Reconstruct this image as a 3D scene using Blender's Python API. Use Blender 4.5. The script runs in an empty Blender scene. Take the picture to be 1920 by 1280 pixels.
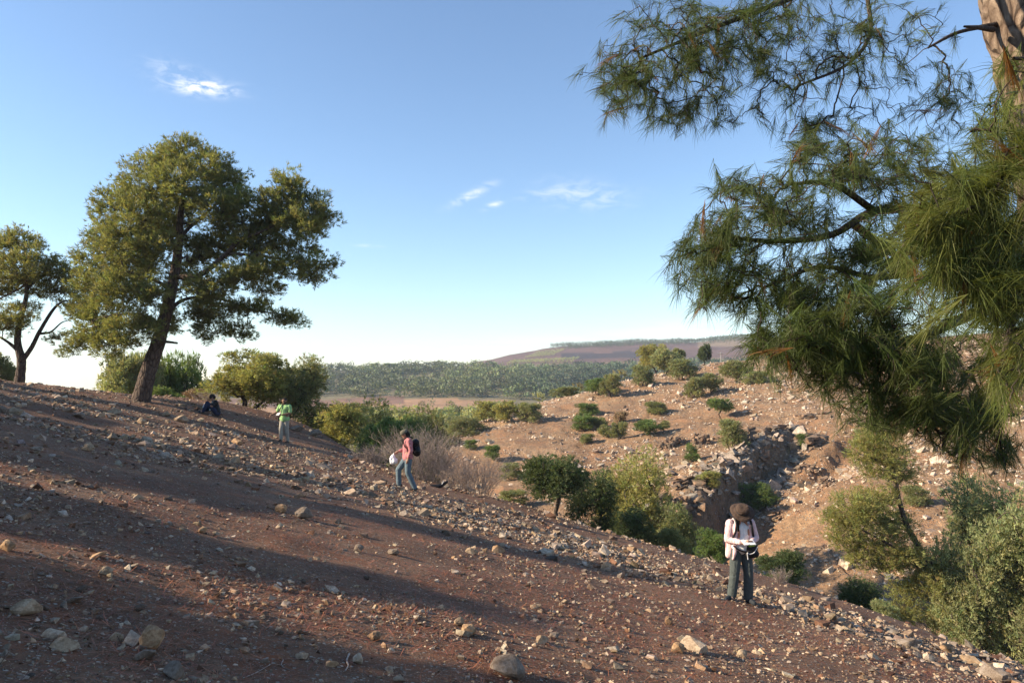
import bpy, bmesh, math
import numpy as np
from mathutils import Vector, Matrix

# ------------------------------------------------------------------ camera, sky, sun, exposure
CZ = 1.6                       # eye height above the ground at the camera
FPX = 1920 * 26.0 / 36.0       # focal length in photograph pixels
PITCH = math.atan(60.0 / FPX)
scene = bpy.context.scene
COL = scene.collection

cam_d = bpy.data.cameras.new('camera')
cam_d.lens = 26.0; cam_d.sensor_width = 36.0; cam_d.sensor_fit = 'HORIZONTAL'
cam_d.clip_start = 0.05; cam_d.clip_end = 12000
cam = bpy.data.objects.new('camera', cam_d); COL.objects.link(cam)
cam.location = (0, 0, CZ)
cam.rotation_euler = (math.pi / 2 + PITCH, 0, 0)
scene.camera = cam

SUN_EL = math.radians(25.0)
SUN_TRAVEL = Vector((1.0, 0.15, -math.tan(SUN_EL))).normalized()
SUN_AZ = math.atan2(-SUN_TRAVEL.x, -SUN_TRAVEL.y)      # clockwise from +Y

world = bpy.data.worlds.new('World'); scene.world = world; world.use_nodes = True
def build_world():
    nt = world.node_tree; N = nt.nodes; L = nt.links
    for n in list(N): N.remove(n)
    out = N.new('ShaderNodeOutputWorld'); bg = N.new('ShaderNodeBackground')
    bg.inputs['Strength'].default_value = 0.11
    sky = N.new('ShaderNodeTexSky'); sky.sky_type = 'NISHITA'; sky.sun_disc = False
    sky.sun_elevation = SUN_EL; sky.sun_rotation = SUN_AZ
    sky.altitude = 400; sky.air_density = 1.0; sky.dust_density = 0.1; sky.ozone_density = 2.6
    tc = N.new('ShaderNodeTexCoord')
    sep = N.new('ShaderNodeSeparateXYZ'); L.new(tc.outputs['Generated'], sep.inputs[0])
    def m(op, a, b=None, clamp=False):
        n = N.new('ShaderNodeMath'); n.operation = op; n.use_clamp = clamp
        for i, v in enumerate((a, b)):
            if v is None: continue
            if isinstance(v, (int, float)): n.inputs[i].default_value = v
            else: L.new(v, n.inputs[i])
        return n.outputs[0]
    az = m('ARCTAN2', sep.outputs['X'], sep.outputs['Y'])
    el = m('ARCSINE', sep.outputs['Z'])
    comb = N.new('ShaderNodeCombineXYZ'); L.new(az, comb.inputs[0]); L.new(el, comb.inputs[1])
    def noise(sx, sy, det, dist=0.0, rot=0.0):
        mp = N.new('ShaderNodeMapping'); mp.inputs['Scale'].default_value = (sx, sy, 1)
        mp.inputs['Rotation'].default_value = (0, 0, rot)
        L.new(comb.outputs[0], mp.inputs[0])
        n = N.new('ShaderNodeTexNoise'); n.inputs['Scale'].default_value = 1.0
        n.inputs['Detail'].default_value = det; n.inputs['Roughness'].default_value = 0.62
        n.inputs['Distortion'].default_value = dist
        L.new(mp.outputs[0], n.inputs['Vector']); return n.outputs[0]
    nfine = noise(45, 110, 6, 0.4); nwisp = noise(28, 75, 6, 0.8, 0.35); nbank = noise(7, 60, 6, 0.5)
    total = None
    # small clouds: (px, py, half width px, half height px, tilt, amount, noise, threshold)
    for (px, py, w, h, tilt, amt, nz, th) in (
            (372, 157, 46, 11, -0.04, 1.15, nfine, 0.40), (322, 130, 46, 16, 0.1, .34, nfine, 0.46),
            (885, 362, 42, 8, -0.48, .5, nwisp, 0.42), (925, 382, 16, 5, -.35, .6, nwisp, .38),
            (1105, 366, 70, 20, .05, .30, nwisp, 0.42), (1015, 362, 60, 9, -.08, .2, nwisp, .42), (1075, 345, 60, 16, .1, .14, nfine, .42),
            (690, 460, 22, 3, 0, .3, nwisp, .38), (1080, 642, 300, 17, -.04, .34, nbank, .36),
            (1300, 612, 130, 16, -.05, .24, nbank, .38), (770, 652, 60, 4, 0, .25, nbank, .35)):
        a0 = math.atan2((px - 960) / FPX, 1.0); e0 = math.atan((700 - py) / FPX * math.cos(a0))
        da = m('SUBTRACT', az, a0); de = m('SUBTRACT', el, e0)
        c, s = math.cos(tilt), math.sin(tilt)
        u = m('ADD', m('MULTIPLY', da, c), m('MULTIPLY', de, -s))
        v = m('ADD', m('MULTIPLY', da, s), m('MULTIPLY', de, c))
        q = m('ADD', m('POWER', m('ABSOLUTE', m('MULTIPLY', u, FPX / w)), 2.0),
              m('POWER', m('ABSOLUTE', m('MULTIPLY', v, FPX / h)), 2.0))
        g = m('POWER', 2.718, m('MULTIPLY', q, -1.0))
        t = m('MULTIPLY', m('SUBTRACT', nz, th), 4.5, True)
        k = m('MULTIPLY', m('MULTIPLY', g, t), amt)
        total = k if total is None else m('ADD', total, k)
    fac = m('MULTIPLY', total, 0.9, True)
    mix = N.new('ShaderNodeMix'); mix.data_type = 'RGBA'
    L.new(fac, mix.inputs[0]); L.new(sky.outputs[0], mix.inputs[6])
    mix.inputs[7].default_value = (6.5, 6.3, 6.2, 1)
    L.new(mix.outputs[2], bg.inputs['Color']); L.new(bg.outputs[0], out.inputs[0])
build_world()

sun_d = bpy.data.lights.new('sun', 'SUN'); sun_d.energy = 5.0; sun_d.angle = math.radians(0.7)
sun_d.color = (1.0, 0.84, 0.64)
sun = bpy.data.objects.new('sun', sun_d); COL.objects.link(sun)
sun.rotation_euler = SUN_TRAVEL.to_track_quat('-Z', 'Y').to_euler()
sun.location = (-60, 0, 40)

vs = scene.view_settings
vs.view_transform = 'Standard'; vs.look = 'None'; vs.gamma = 1.0; vs.use_curve_mapping = False
vs.exposure = 1.1
scene.cycles.max_bounces = 6; scene.cycles.transparent_max_bounces = 8
scene.cycles.use_denoising = True

# ------------------------------------------------------------------ helpers
def tag(o, label=None, cat=None, group=None, kind=None):
    if label: o['label'] = label
    if cat: o['category'] = cat
    if group: o['group'] = group
    if kind: o['kind'] = kind
    return o

def mesh_np(name, V, T, mat=None, col=None, smooth=False):
    V = np.asarray(V, np.float32); T = np.asarray(T, np.int32)
    k = T.shape[1]
    me = bpy.data.meshes.new(name)
    me.vertices.add(len(V)); me.vertices.foreach_set('co', V.ravel())
    me.loops.add(T.size); me.loops.foreach_set('vertex_index', T.ravel())
    me.polygons.add(len(T))
    me.polygons.foreach_set('loop_start', np.arange(0, T.size, k, dtype=np.int32))
    me.polygons.foreach_set('use_smooth', np.full(len(T), bool(smooth)))
    if col is not None:
        c = np.ones((len(V), 4), np.float32); c[:, :3] = col
        a = me.attributes.new('col', 'FLOAT_COLOR', 'POINT'); a.data.foreach_set('color', c.ravel())
    me.update(calc_edges=True)
    if mat: me.materials.append(mat)
    return me

def link(name, me, parent=None, loc=None, rz=None, scale=None):
    o = bpy.data.objects.new(name, me); COL.objects.link(o)
    if parent: o.parent = parent
    if loc is not None: o.location = loc
    if rz is not None: o.rotation_euler = (0, 0, rz)
    if scale is not None: o.scale = scale
    return o

def empty(name, loc, rz=0.0, scale=(1, 1, 1)):
    o = bpy.data.objects.new(name, None); COL.objects.link(o)
    o.location = loc; o.rotation_euler = (0, 0, rz); o.scale = scale
    o.empty_display_size = 0.2
    return o

def pix(px, py, d):
    """point seen at photograph pixel (px,py), at depth d (metres along +Y)"""
    x = (px - 960) / FPX; z = -(py - 640) / FPX
    c, s = math.cos(PITCH), math.sin(PITCH)
    yy = c - z * s; zz = s + z * c
    return np.array([x * d / yy, d, CZ + zz * d / yy])

def mpx(d): return d / FPX      # metres in one photograph pixel at depth d

# value noise ------------------------------------------------------
def _h(ix, iy, seed):
    n = (ix.astype(np.int64) * 374761393 + iy.astype(np.int64) * 668265263 + seed * 974634777) & 0x7fffffff
    n = ((n ^ (n >> 13)) * 1274126177) & 0x7fffffff
    n = n ^ (n >> 16)
    return (n & 0xffff) / 65535.0
def vnoise(x, y, seed=0):
    x = np.asarray(x, float); y = np.asarray(y, float)
    ix = np.floor(x); iy = np.floor(y); fx = x - ix; fy = y - iy
    ux = fx * fx * (3 - 2 * fx); uy = fy * fy * (3 - 2 * fy)
    a = _h(ix, iy, seed); b = _h(ix + 1, iy, seed); c = _h(ix, iy + 1, seed); d = _h(ix + 1, iy + 1, seed)
    return (a * (1 - ux) + b * ux) * (1 - uy) + (c * (1 - ux) + d * ux) * uy
def fbm(x, y, seed=0, oct=4):
    s = 0; a = 0.5; t = 0
    for o in range(oct):
        s = s + a * vnoise(x, y, seed + o * 17); t += a; a *= 0.5; x = x * 2.03 + 5.1; y = y * 2.03 + 1.7
    return s / t - 0.5

def sdist(x, y, P):
    """signed distance to a polyline and arc parameter; positive on the left of its direction"""
    P = np.asarray(P, float); best = np.full(np.shape(x), 1e18); sg = np.ones(np.shape(x)); arc = np.zeros(np.shape(x))
    for i in range(len(P) - 1):
        ax, ay = P[i]; bx, by = P[i + 1]; dx, dy = bx - ax, by - ay; l2 = dx * dx + dy * dy
        t = ((x - ax) * dx + (y - ay) * dy) / l2
        if i == 0: tc = np.minimum(t, 1)
        elif i == len(P) - 2: tc = np.maximum(t, 0)
        else: tc = np.clip(t, 0, 1)
        ex = x - ax - tc * dx; ey = y - ay - tc * dy; d2 = ex * ex + ey * ey
        cr = dx * ey - dy * ex
        k = d2 < best
        best = np.where(k, d2, best); sg = np.where(k, np.sign(cr), sg); arc = np.where(k, i + tc, arc)
    return np.sqrt(best) * sg, arc
def sstep(a, b, x):
    t = np.clip((x - a) / (b - a), 0, 1); return t * t * (3 - 2 * t)

# ------------------------------------------------------------------ terrain
# brow of the near slope, walked so that the drop lies on its left... (from left to right -> drop on the left side)
BROW = [(-70, 44), (-40, 43), (-27, 40.5), (-20, 41), (-15, 41), (-10.5, 39), (-6.3, 32.8), (-1.3, 26.9), (4.4, 24.9), (8.4, 20.6), (10.7, 15.4), (12.0, 7.0), (12.5, -20)]
RIDGE = [(-40, 60), (-12, 80), (-4, 90), (2.9, 100), (11, 110), (23, 120), (34, 123), (60, 120), (120, 112)]
def opp_plane(x, y):
    return -16.6 + 0.0869 * x + 0.1276 * y + 0.05 * np.maximum(0, x - 9)
def ray_opp(px, py):
    p = pix(px, py, 1.0) - np.array([0, 0, CZ])
    d = (-16.6 - 0.45 - CZ) / (p[2] - 0.1369 * p[0] - 0.1276)
    return (p[0] * d, d)
GULLY = [ray_opp(*q) for q in ((1185, 1010), (1270, 994), (1340, 955), (1396, 888), (1455, 838), (1515, 798))]
LEDGE = [ray_opp(*q) for q in ((1500, 852), (1545, 838), (1592, 812), (1625, 798))]
FX = (np.array([-2500, 0, 200, 400, 620, 740, 860, 900, 960, 1060, 1200, 1300, 1380, 1920, 4500]) - 960) / FPX
FD = np.array([60, 100, 200, 320, 450, 720, 950, 1200, 1500, 2500, 6000.])
FY = np.array([
    [1400] * 15, [985] * 15, [812] * 15, [776] * 15,
    [752, 752, 752, 754, 756, 752, 748, 748, 748, 748, 748, 746, 746, 746, 746],
    [745, 745, 740, 722, 694, 690, 688, 687, 686, 686, 682, 678, 676, 676, 676],
    [750, 750, 745, 730, 705, 700, 689, 684, 676, 669, 664, 660, 656, 650, 650],
    [755, 755, 750, 735, 712, 706, 690, 678, 663, 648, 641, 639, 632, 628, 628],
    [755, 755, 752, 742, 725, 720, 712, 705, 700, 690, 680, 678, 672, 660, 660],
    [740] * 15, [725] * 15])
FZ = -(FY - 700) / FPX * FD[:, None] + CZ
def far_h(x, y):
    d = np.hypot(x, y); X = np.clip(x / np.maximum(y, 1e-3), -2.5, 2.5)
    X = np.where(y <= 0, np.sign(x) * 2.5, X)
    dd = np.maximum(y, d * 0.35)
    cols = np.stack([np.interp(X, FX, FZ[i]) for i in range(len(FD))], 0)
    j = np.clip(np.searchsorted(FD, dd) - 1, 0, len(FD) - 2)
    t = np.clip((dd - FD[j]) / (FD[j + 1] - FD[j]), 0, 1)
    ii = np.arange(j.size).reshape(j.shape)
    cf = cols.reshape(len(FD), -1)
    a = cf[j.ravel(), ii.ravel()].reshape(j.shape); b = cf[(j + 1).ravel(), ii.ravel()].reshape(j.shape)
    z = a + (b - a) * t
    return z + fbm(x / 60, y / 60, 31, 4) * np.clip(d / 250, 0, 2.5) * 2.2

def hgt(x, y, parts=False):
    x = np.asarray(x, float); y = np.asarray(y, float)
    s, _ = sdist(x, y, BROW)
    near = -0.242 * x - 0.112 * y - 0.075 * np.maximum(0, -15 - x) - 0.10 * np.maximum(0, -30 - x)
    near = near + fbm(x / 5.0, y / 5.0, 3, 4) * 0.38 + fbm(x / 0.9, y / 0.9, 9, 3) * 0.07
    near = near + 0.85 * np.exp(-(((x + 13.5) / 6.5) ** 2 + ((y - 38) / 6.0) ** 2))
    r = np.maximum(0, s + 1.0); k = 0.10; r0 = 3.2
    near = near - np.where(r < r0, k * r * r, k * r0 * r0 + 2 * k * r0 * (r - r0))
    o = opp_plane(x, y)
    sr, _ = sdist(x, y, RIDGE)
    rr = np.maximum(0, sr + 6); o = o - np.where(rr < 25, 0.008 * rr * rr, 5 + 0.4 * (rr - 25))
    o = o + fbm(x / 14, y / 14, 41, 4) * 1.5 + np.abs(fbm(x / 4.5 + y / 13, y / 3.0, 43, 3)) * 0.8
    st = fbm(x / 9 + .5, y / 9, 47, 3) * 4                           # broken ledges of rock
    o = o + (np.floor(st * 3) / 3 - st) * 0.5
    g, ga = sdist(x, y, GULLY)
    t = -g                                                             # positive on the right of the gully
    D = np.interp(ga, [0, 1, 2, 3, 4, 4.6, 5.4], [.3, 3.2, 3.6, 3.0, 2.4, 1.0, 0])
    D = D * (1 + fbm(x / 2.2, y / 2.2, 51, 3) * .5)
    tt = t + fbm(x / 1.6, y / 1.6, 53, 3) * 1.6
    o = o - D * sstep(-1.1, -.2, tt) * (1 - sstep(.4, 10.5, tt)) + D * .16 * sstep(-6, -1.8, tt) * (1 - sstep(-1.8, -1.2, tt))
    g2, ga2 = sdist(x, y, LEDGE); t2 = -g2 + fbm(x / 1.6, y / 1.6, 57, 3) * 1.4
    D2 = np.interp(ga2, [-.4, 0.2, 1.5, 2.6, 3.2], [0, 1.3, 1.6, 1.0, 0])
    o = o - D2 * sstep(-1.2, 0, t2) * (1 - sstep(.4, 6, t2))
    f = far_h(x, y)
    kk = 1.2
    def smax(a, b): 
        h_ = np.clip(0.5 + 0.5 * (a - b) / kk, 0, 1); return b + (a - b) * h_ + kk * h_ * (1 - h_) * .5
    z = np.maximum(smax(near, o), f)
    if parts: return z, near, o, f, s, t, D
    return z
def H(x, y): return float(hgt(np.array([x]), np.array([y]))[0])
H0 = H(0, 0)

def ground(px, py, dmin=1.0, dmax=400.0):
    """first point of the terrain along the ray of a pixel, beyond depth dmin"""
    d = np.geomspace(dmin, dmax, 2500)
    p1 = pix(px, py, 1.0) - np.array([0, 0, CZ])
    z = CZ + p1[2] * d; g = hgt(p1[0] * d, d)
    k = np.where(z <= g)[0]
    i = k[0] if len(k) else len(d) - 1
    return np.array([p1[0] * d[i], d[i], g[i]])

# ------------------------------------------------------------------ materials
def newmat(name):
    m = bpy.data.materials.new(name); m.use_nodes = True
    nt = m.node_tree; b = nt.nodes['Principled BSDF']
    b.inputs['Specular IOR Level'].default_value = 0.25; b.inputs['Roughness'].default_value = 0.85
    return m, nt, b
def ramp(nt, fac, stops):
    r = nt.nodes.new('ShaderNodeValToRGB'); e = r.color_ramp.elements
    while len(e) < len(stops): e.new(0.5)
    for i, (p, c) in enumerate(stops):
        e[i].position = p; e[i].color = (*c, 1) if len(c) == 3 else c
    nt.links.new(fac, r.inputs[0]); return r.outputs[0]
def tex(nt, kind, scale, vec=None, **kw):
    n = nt.nodes.new('ShaderNodeTex' + kind)
    n.inputs['Scale'].default_value = scale
    for k, v in kw.items():
        if k in n.inputs: n.inputs[k].default_value = v
        else: setattr(n, k, v)
    if vec is not None: nt.links.new(vec, n.inputs['Vector'])
    return n
def mixc(nt, fac, a, b, mode='MIX'):
    n = nt.nodes.new('ShaderNodeMix'); n.data_type = 'RGBA'; n.blend_type = mode
    for v, i in ((fac, 0), (a, 6), (b, 7)):
        if isinstance(v, (int, float)): n.inputs[i].default_value = v
        elif isinstance(v, tuple): n.inputs[i].default_value = (*v, 1)
        else: nt.links.new(v, n.inputs[i])
    return n.outputs[2]
def bump(nt, b, hsock, strength, dist):
    n = nt.nodes.new('ShaderNodeBump'); n.inputs['Strength'].default_value = strength
    n.inputs['Distance'].default_value = dist
    nt.links.new(hsock, n.inputs['Height']); nt.links.new(n.outputs[0], b.inputs['Normal']); return n
def pos(nt):
    return nt.nodes.new('ShaderNodeNewGeometry').outputs['Position']
def objc(nt):
    return nt.nodes.new('ShaderNodeTexCoord').outputs['Object']
def attr(nt):
    n = nt.nodes.new('ShaderNodeAttribute'); n.attribute_name = 'col'; return n.outputs['Color']

def soil_material(name, scale, dark, light, rel, rust):
    m, nt, b = newmat(name); P = pos(nt)
    n1 = tex(nt, 'Noise', 0.9 * scale, P, Detail=5.0, Roughness=.6)
    n2 = tex(nt, 'Noise', 14 * scale, P, Detail=6.0, Roughness=.7)
    n3 = tex(nt, 'Voronoi', 26 * scale, P, Randomness=1.0)
    c = ramp(nt, n1.outputs[0], [(.32, dark), (.66, light)])
    v = ramp(nt, n2.outputs[0], [(.3, (.62, .58, .56)), (.55, (1, 1, 1)), (.75, (1.6, 1.52, 1.45))])
    c = mixc(nt, 1.0, c, v, 'MULTIPLY')
    n4_ = tex(nt, 'Voronoi', 62 * scale, P, Randomness=1.0)
    stone_fac = None
    for vor, lo in ((n3, .62), (n4_, .55)):
        s1 = ramp(nt, vor.outputs['Color'], [(lo, (0, 0, 0)), (lo + .03, (1, 1, 1))])
        s2 = ramp(nt, vor.outputs['Distance'], [(.30, (1, 1, 1)), (.42, (0, 0, 0))])
        f_ = mixc(nt, 1.0, s1, s2, 'MULTIPLY')
        pc = ramp(nt, vor.outputs['Color'], [(lo, (.16, .115, .085)), (.75, (.30, .235, .175)), (.88, (.42, .36, .29))])
        stone_fac = (f_, pc) if stone_fac is None else stone_fac + (f_, pc)
    n4 = tex(nt, 'Noise', 2.3 * scale, P, Detail=6.0, Roughness=.7)
    c = mixc(nt, ramp(nt, n4.outputs[0], [(.5, (0, 0, 0)), (.64, (1, 1, 1))]), c, rust)
    c = mixc(nt, stone_fac[2], c, stone_fac[3]); c = mixc(nt, stone_fac[0], c, stone_fac[1])
    c = mixc(nt, 1.0, c, attr(nt), 'MULTIPLY')
    nt.links.new(c, b.inputs['Base Color'])
    hm = nt.nodes.new('ShaderNodeMath'); hm.operation = 'MULTIPLY_ADD'
    nt.links.new(n2.outputs[0], hm.inputs[0]); hm.inputs[1].default_value = 1.4
    nt.links.new(mixc(nt, 1.0, stone_fac[0], stone_fac[2], 'ADD'), hm.inputs[2])
    bump(nt, b, hm.outputs[0], 1.0, rel)
    b.inputs['Roughness'].default_value = .95
    return m
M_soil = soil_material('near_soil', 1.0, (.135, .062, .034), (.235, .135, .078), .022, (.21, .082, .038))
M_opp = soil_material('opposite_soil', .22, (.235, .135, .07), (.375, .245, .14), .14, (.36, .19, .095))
def far_material():
    m, nt, b = newmat('far_land'); P = pos(nt)
    n1 = tex(nt, 'Noise', .02, P, Detail=6.0, Roughness=.65)
    n2 = tex(nt, 'Noise', .25, P, Detail=5.0, Roughness=.7)
    v = ramp(nt, n1.outputs[0], [(.3, (.72, .74, .78)), (.7, (1.25, 1.2, 1.15))])
    w = ramp(nt, n2.outputs[0], [(.35, (.7, .72, .72)), (.65, (1.2, 1.2, 1.2))])
    c = mixc(nt, 1.0, attr(nt), v, 'MULTIPLY'); c = mixc(nt, .8, c, w, 'MULTIPLY')
    nt.links.new(c, b.inputs['Base Color']); bump(nt, b, n2.outputs[0], .6, 1.2)
    b.inputs['Roughness'].default_value = 1.0
    return m
M_far = far_material()

def stone_material(name, stops, scale=9.0):
    m, nt, b = newmat(name); P = pos(nt)
    n1 = tex(nt, 'Noise', scale, P, Detail=5.0, Roughness=.65)
    n2 = tex(nt, 'Noise', scale * 6, P, Detail=4.0, Roughness=.6)
    c = ramp(nt, n1.outputs[0], stops)
    c = mixc(nt, 1.0, c, ramp(nt, n2.outputs[0], [(.35, (.7, .66, .62)), (.6, (1.1, 1.1, 1.1))]), 'MULTIPLY')
    c = mixc(nt, 1.0, c, attr(nt), 'MULTIPLY')
    nt.links.new(c, b.inputs['Base Color']); bump(nt, b, n2.outputs[0], .5, .012)
    b.inputs['Roughness'].default_value = .9
    return m
M_stone = stone_material('limestone', [(.3, (.20, .145, .10)), (.5, (.33, .26, .19)), (.7, (.46, .39, .31))])
M_rubble = stone_material('hill_rubble', [(.3, (.34, .27, .2)), (.6, (.52, .43, .33)), (.75, (.62, .54, .44))], 1.2)
M_cliff = stone_material('cliff_rock', [(.3, (.09, .07, .055)), (.45, (.18, .138, .10)), (.6, (.29, .18, .11)), (.75, (.32, .265, .205))], 1.6)

def leaf_material(name, base, tip, trans=.4, tcol=None):
    m = bpy.data.materials.new(name); m.use_nodes = True; nt = m.node_tree
    for n in list(nt.nodes): nt.nodes.remove(n)
    out = nt.nodes.new('ShaderNodeOutputMaterial')
    d = nt.nodes.new('ShaderNodeBsdfPrincipled'); d.inputs['Roughness'].default_value = .55
    d.inputs['Specular IOR Level'].default_value = .3
    t = nt.nodes.new('ShaderNodeBsdfTranslucent'); mx = nt.nodes.new('ShaderNodeMixShader')
    mx.inputs[0].default_value = trans
    oi = nt.nodes.new('ShaderNodeObjectInfo')
    c = mixc(nt, oi.outputs['Random'], base, tip)
    a = attr(nt); c = mixc(nt, 1.0, c, a, 'MULTIPLY')
    nt.links.new(c, d.inputs['Base Color'])
    tc = mixc(nt, 1.0, c, tcol or (1.25, 1.15, .7), 'MULTIPLY')
    nt.links.new(tc, t.inputs['Color'])
    nt.links.new(d.outputs[0], mx.inputs[1]); nt.links.new(t.outputs[0], mx.inputs[2]); nt.links.new(mx.outputs[0], out.inputs[0])
    return m
L_pine = leaf_material('pine_foliage', (0.225, 0.232, 0.08), (0.203, 0.22, 0.074), 0.49)
L_near = leaf_material('pine_needles', (0.116, 0.138, 0.033), (0.116, 0.138, 0.033), 0.4)
L_olive = leaf_material('olive_foliage', (0.225, 0.235, 0.1), (0.203, 0.223, 0.092), 0.45999999999999996)
L_green = leaf_material('green_foliage', (0.15, 0.205, 0.065), (0.135, 0.195, 0.06), 0.49)
L_dark = leaf_material('dark_foliage', (0.095, 0.125, 0.05), (0.086, 0.119, 0.046), 0.42)
L_yellow = leaf_material('yellow_foliage', (0.305, 0.295, 0.105), (0.275, 0.28, 0.097), 0.5)
L_pale = leaf_material('pale_foliage', (0.3, 0.315, 0.15), (0.27, 0.299, 0.138), 0.49)
L_far = leaf_material('far_foliage', (0.094, 0.108, 0.05), (0.094, 0.108, 0.05), 0.2)
L_dry = leaf_material('dry_grass', (.33, .23, .12), (.30, .21, .11), .2, (1, .9, .7))

def bark_material(name, dark, light, scale, bstr, dist):
    m, nt, b = newmat(name); P = objc(nt)
    mp = nt.nodes.new('ShaderNodeMapping'); mp.inputs['Scale'].default_value = (1, 1, .38)
    nt.links.new(P, mp.inputs[0])
    v = tex(nt, 'Voronoi', scale, mp.outputs[0], feature='DISTANCE_TO_EDGE')
    n = tex(nt, 'Noise', scale * 1.7, mp.outputs[0], Detail=6.0, Roughness=.7)
    c = ramp(nt, n.outputs[0], [(.3, dark), (.68, light)])
    c2 = ramp(nt, v.outputs[0], [(0, (.35, .3, .28)), (.14, (1, 1, 1))])
    c = mixc(nt, .85, c, c2, 'MULTIPLY'); nt.links.new(c, b.inputs['Base Color'])
    h = nt.nodes.new('ShaderNodeMath'); h.operation = 'MULTIPLY_ADD'
    nt.links.new(ramp(nt, v.outputs[0], [(0, (0, 0, 0)), (.18, (1, 1, 1))]), h.inputs[0]); h.inputs[1].default_value = .8
    nt.links.new(n.outputs[0], h.inputs[2]); bump(nt, b, h.outputs[0], bstr, dist)
    return m
M_bark = bark_material('pine_bark', (.055, .04, .032), (.16, .115, .085), 7, .9, .04)
M_barknear = bark_material('near_bark', (.12, .08, .055), (.33, .245, .17), 16, .9, .02)
M_twig = bark_material('twig_bark', (.045, .034, .028), (.10, .078, .06), 30, .4, .004)
M_drytwig = bark_material('dry_twig', (.30, .235, .19), (.50, .41, .34), 20, .3, .004)

# ------------------------------------------------------------------ terrain meshes
def build_terrain():
    dense = np.radians(np.linspace(-43, 43, 500)); rest = np.radians(np.linspace(43, 317, 90))[1:-1]
    ang = np.concatenate([dense, rest])
    r = [0.35]
    while r[-1] < 2300:
        k = 1.018 if r[-1] < 38 else (1.0072 if r[-1] < 128 else 1.03)
        r.append(r[-1] * k)
    r = np.array(r)
    A, R = np.meshgrid(ang, r)
    X = np.sin(A) * R; Y = np.cos(A) * R
    Z, near, o, f, s, t, D = hgt(X, Y, True)
    nr, na = X.shape
    V = np.stack([X, Y, Z], -1).reshape(-1, 3)
    # land cover colours
    c = np.ones((nr, na, 3))
    isnear = (near > o - .2) & (near > f)
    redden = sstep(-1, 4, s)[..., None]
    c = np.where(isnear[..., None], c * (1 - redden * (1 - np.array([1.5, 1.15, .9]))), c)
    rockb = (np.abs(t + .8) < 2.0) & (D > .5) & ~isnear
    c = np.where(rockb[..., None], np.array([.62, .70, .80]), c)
    isfar = (f > o) & (f > near)
    px = X / np.maximum(Y, 1) * FPX + 960; d = Y
    green = np.array([.19, .16, .085]); tan = np.array([.40, .235, .125]); plough = np.array([.15, .088, .068]); straw = np.array([.26, .185, .11])
    fc = np.ones((nr, na, 3)) * green
    nz = fbm(X / 45, Y / 45, 71, 3)
    tanm = ((d > 250 + nz * 60) & (d < 440 + nz * 40) & (px < 985 + nz * 60))
    fc = np.where(tanm[..., None], tan, fc)
    t2 = (d > 400 + nz * 40) & (d < 470 + nz * 30) & (px < 760)
    fc = np.where(t2[..., None], np.array([.21, .12, .08]), fc)
    up = (d > 735 + nz * 40) & (px > 850)
    fc = np.where(up[..., None], plough, fc)
    up2 = (d > 700 + nz * 60) & (d < 790 + nz * 80) & (px > 930)
    fc = np.where(up2[..., None], straw * .75, fc)
    up3 = (d > 1000 + nz * 50) & (px > 1310); fc = np.where(up3[..., None], straw, fc)
    burnt = (d > 860 + nz * 50) & (d < 1010 + nz * 60) & (px > 1050) & (px < 1260)
    fc = np.where(burnt[..., None], np.array([.062, .045, .042]), fc)
    c = np.where(isfar[..., None], fc, c)
    # faces
    idx = np.arange(nr * na).reshape(nr, na)
    a = idx[:-1, :]; b = np.roll(idx, -1, 1)[:-1, :]; cc = np.roll(idx, -1, 1)[1:, :]; dd = idx[1:, :]
    Q = np.stack([dd, cc, b, a], -1).reshape(-1, 4)
    reg = np.where(isfar, 2, np.where(isnear, 0, 1))[:-1, :].reshape(-1)
    C = c.reshape(-1, 3)
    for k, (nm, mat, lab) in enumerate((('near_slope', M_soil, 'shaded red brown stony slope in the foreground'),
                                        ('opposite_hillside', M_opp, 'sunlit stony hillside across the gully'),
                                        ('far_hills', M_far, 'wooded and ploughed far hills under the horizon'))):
        q = Q[reg == k]
        u, inv = np.unique(q, return_inverse=True)
        Vv = V[u]; q2 = inv.reshape(q.shape)
        if k == 0:                                   # close the small hole under the camera
            ring = [int(np.where(u == i)[0][0]) for i in idx[0]]
            Vv = np.vstack([Vv, [[0, 0, H0]]]); n = len(Vv) - 1
            cap = np.array([[ring[(i + 1) % na], ring[i], n, n] for i in range(0)]) if False else None
            me = mesh_np(nm, Vv, q2, mat, np.vstack([C[u], [[1, 1, 1]]]), True)
        else:
            me = mesh_np(nm, Vv, q2, mat, C[u], True)
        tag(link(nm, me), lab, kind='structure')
build_terrain()

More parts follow.
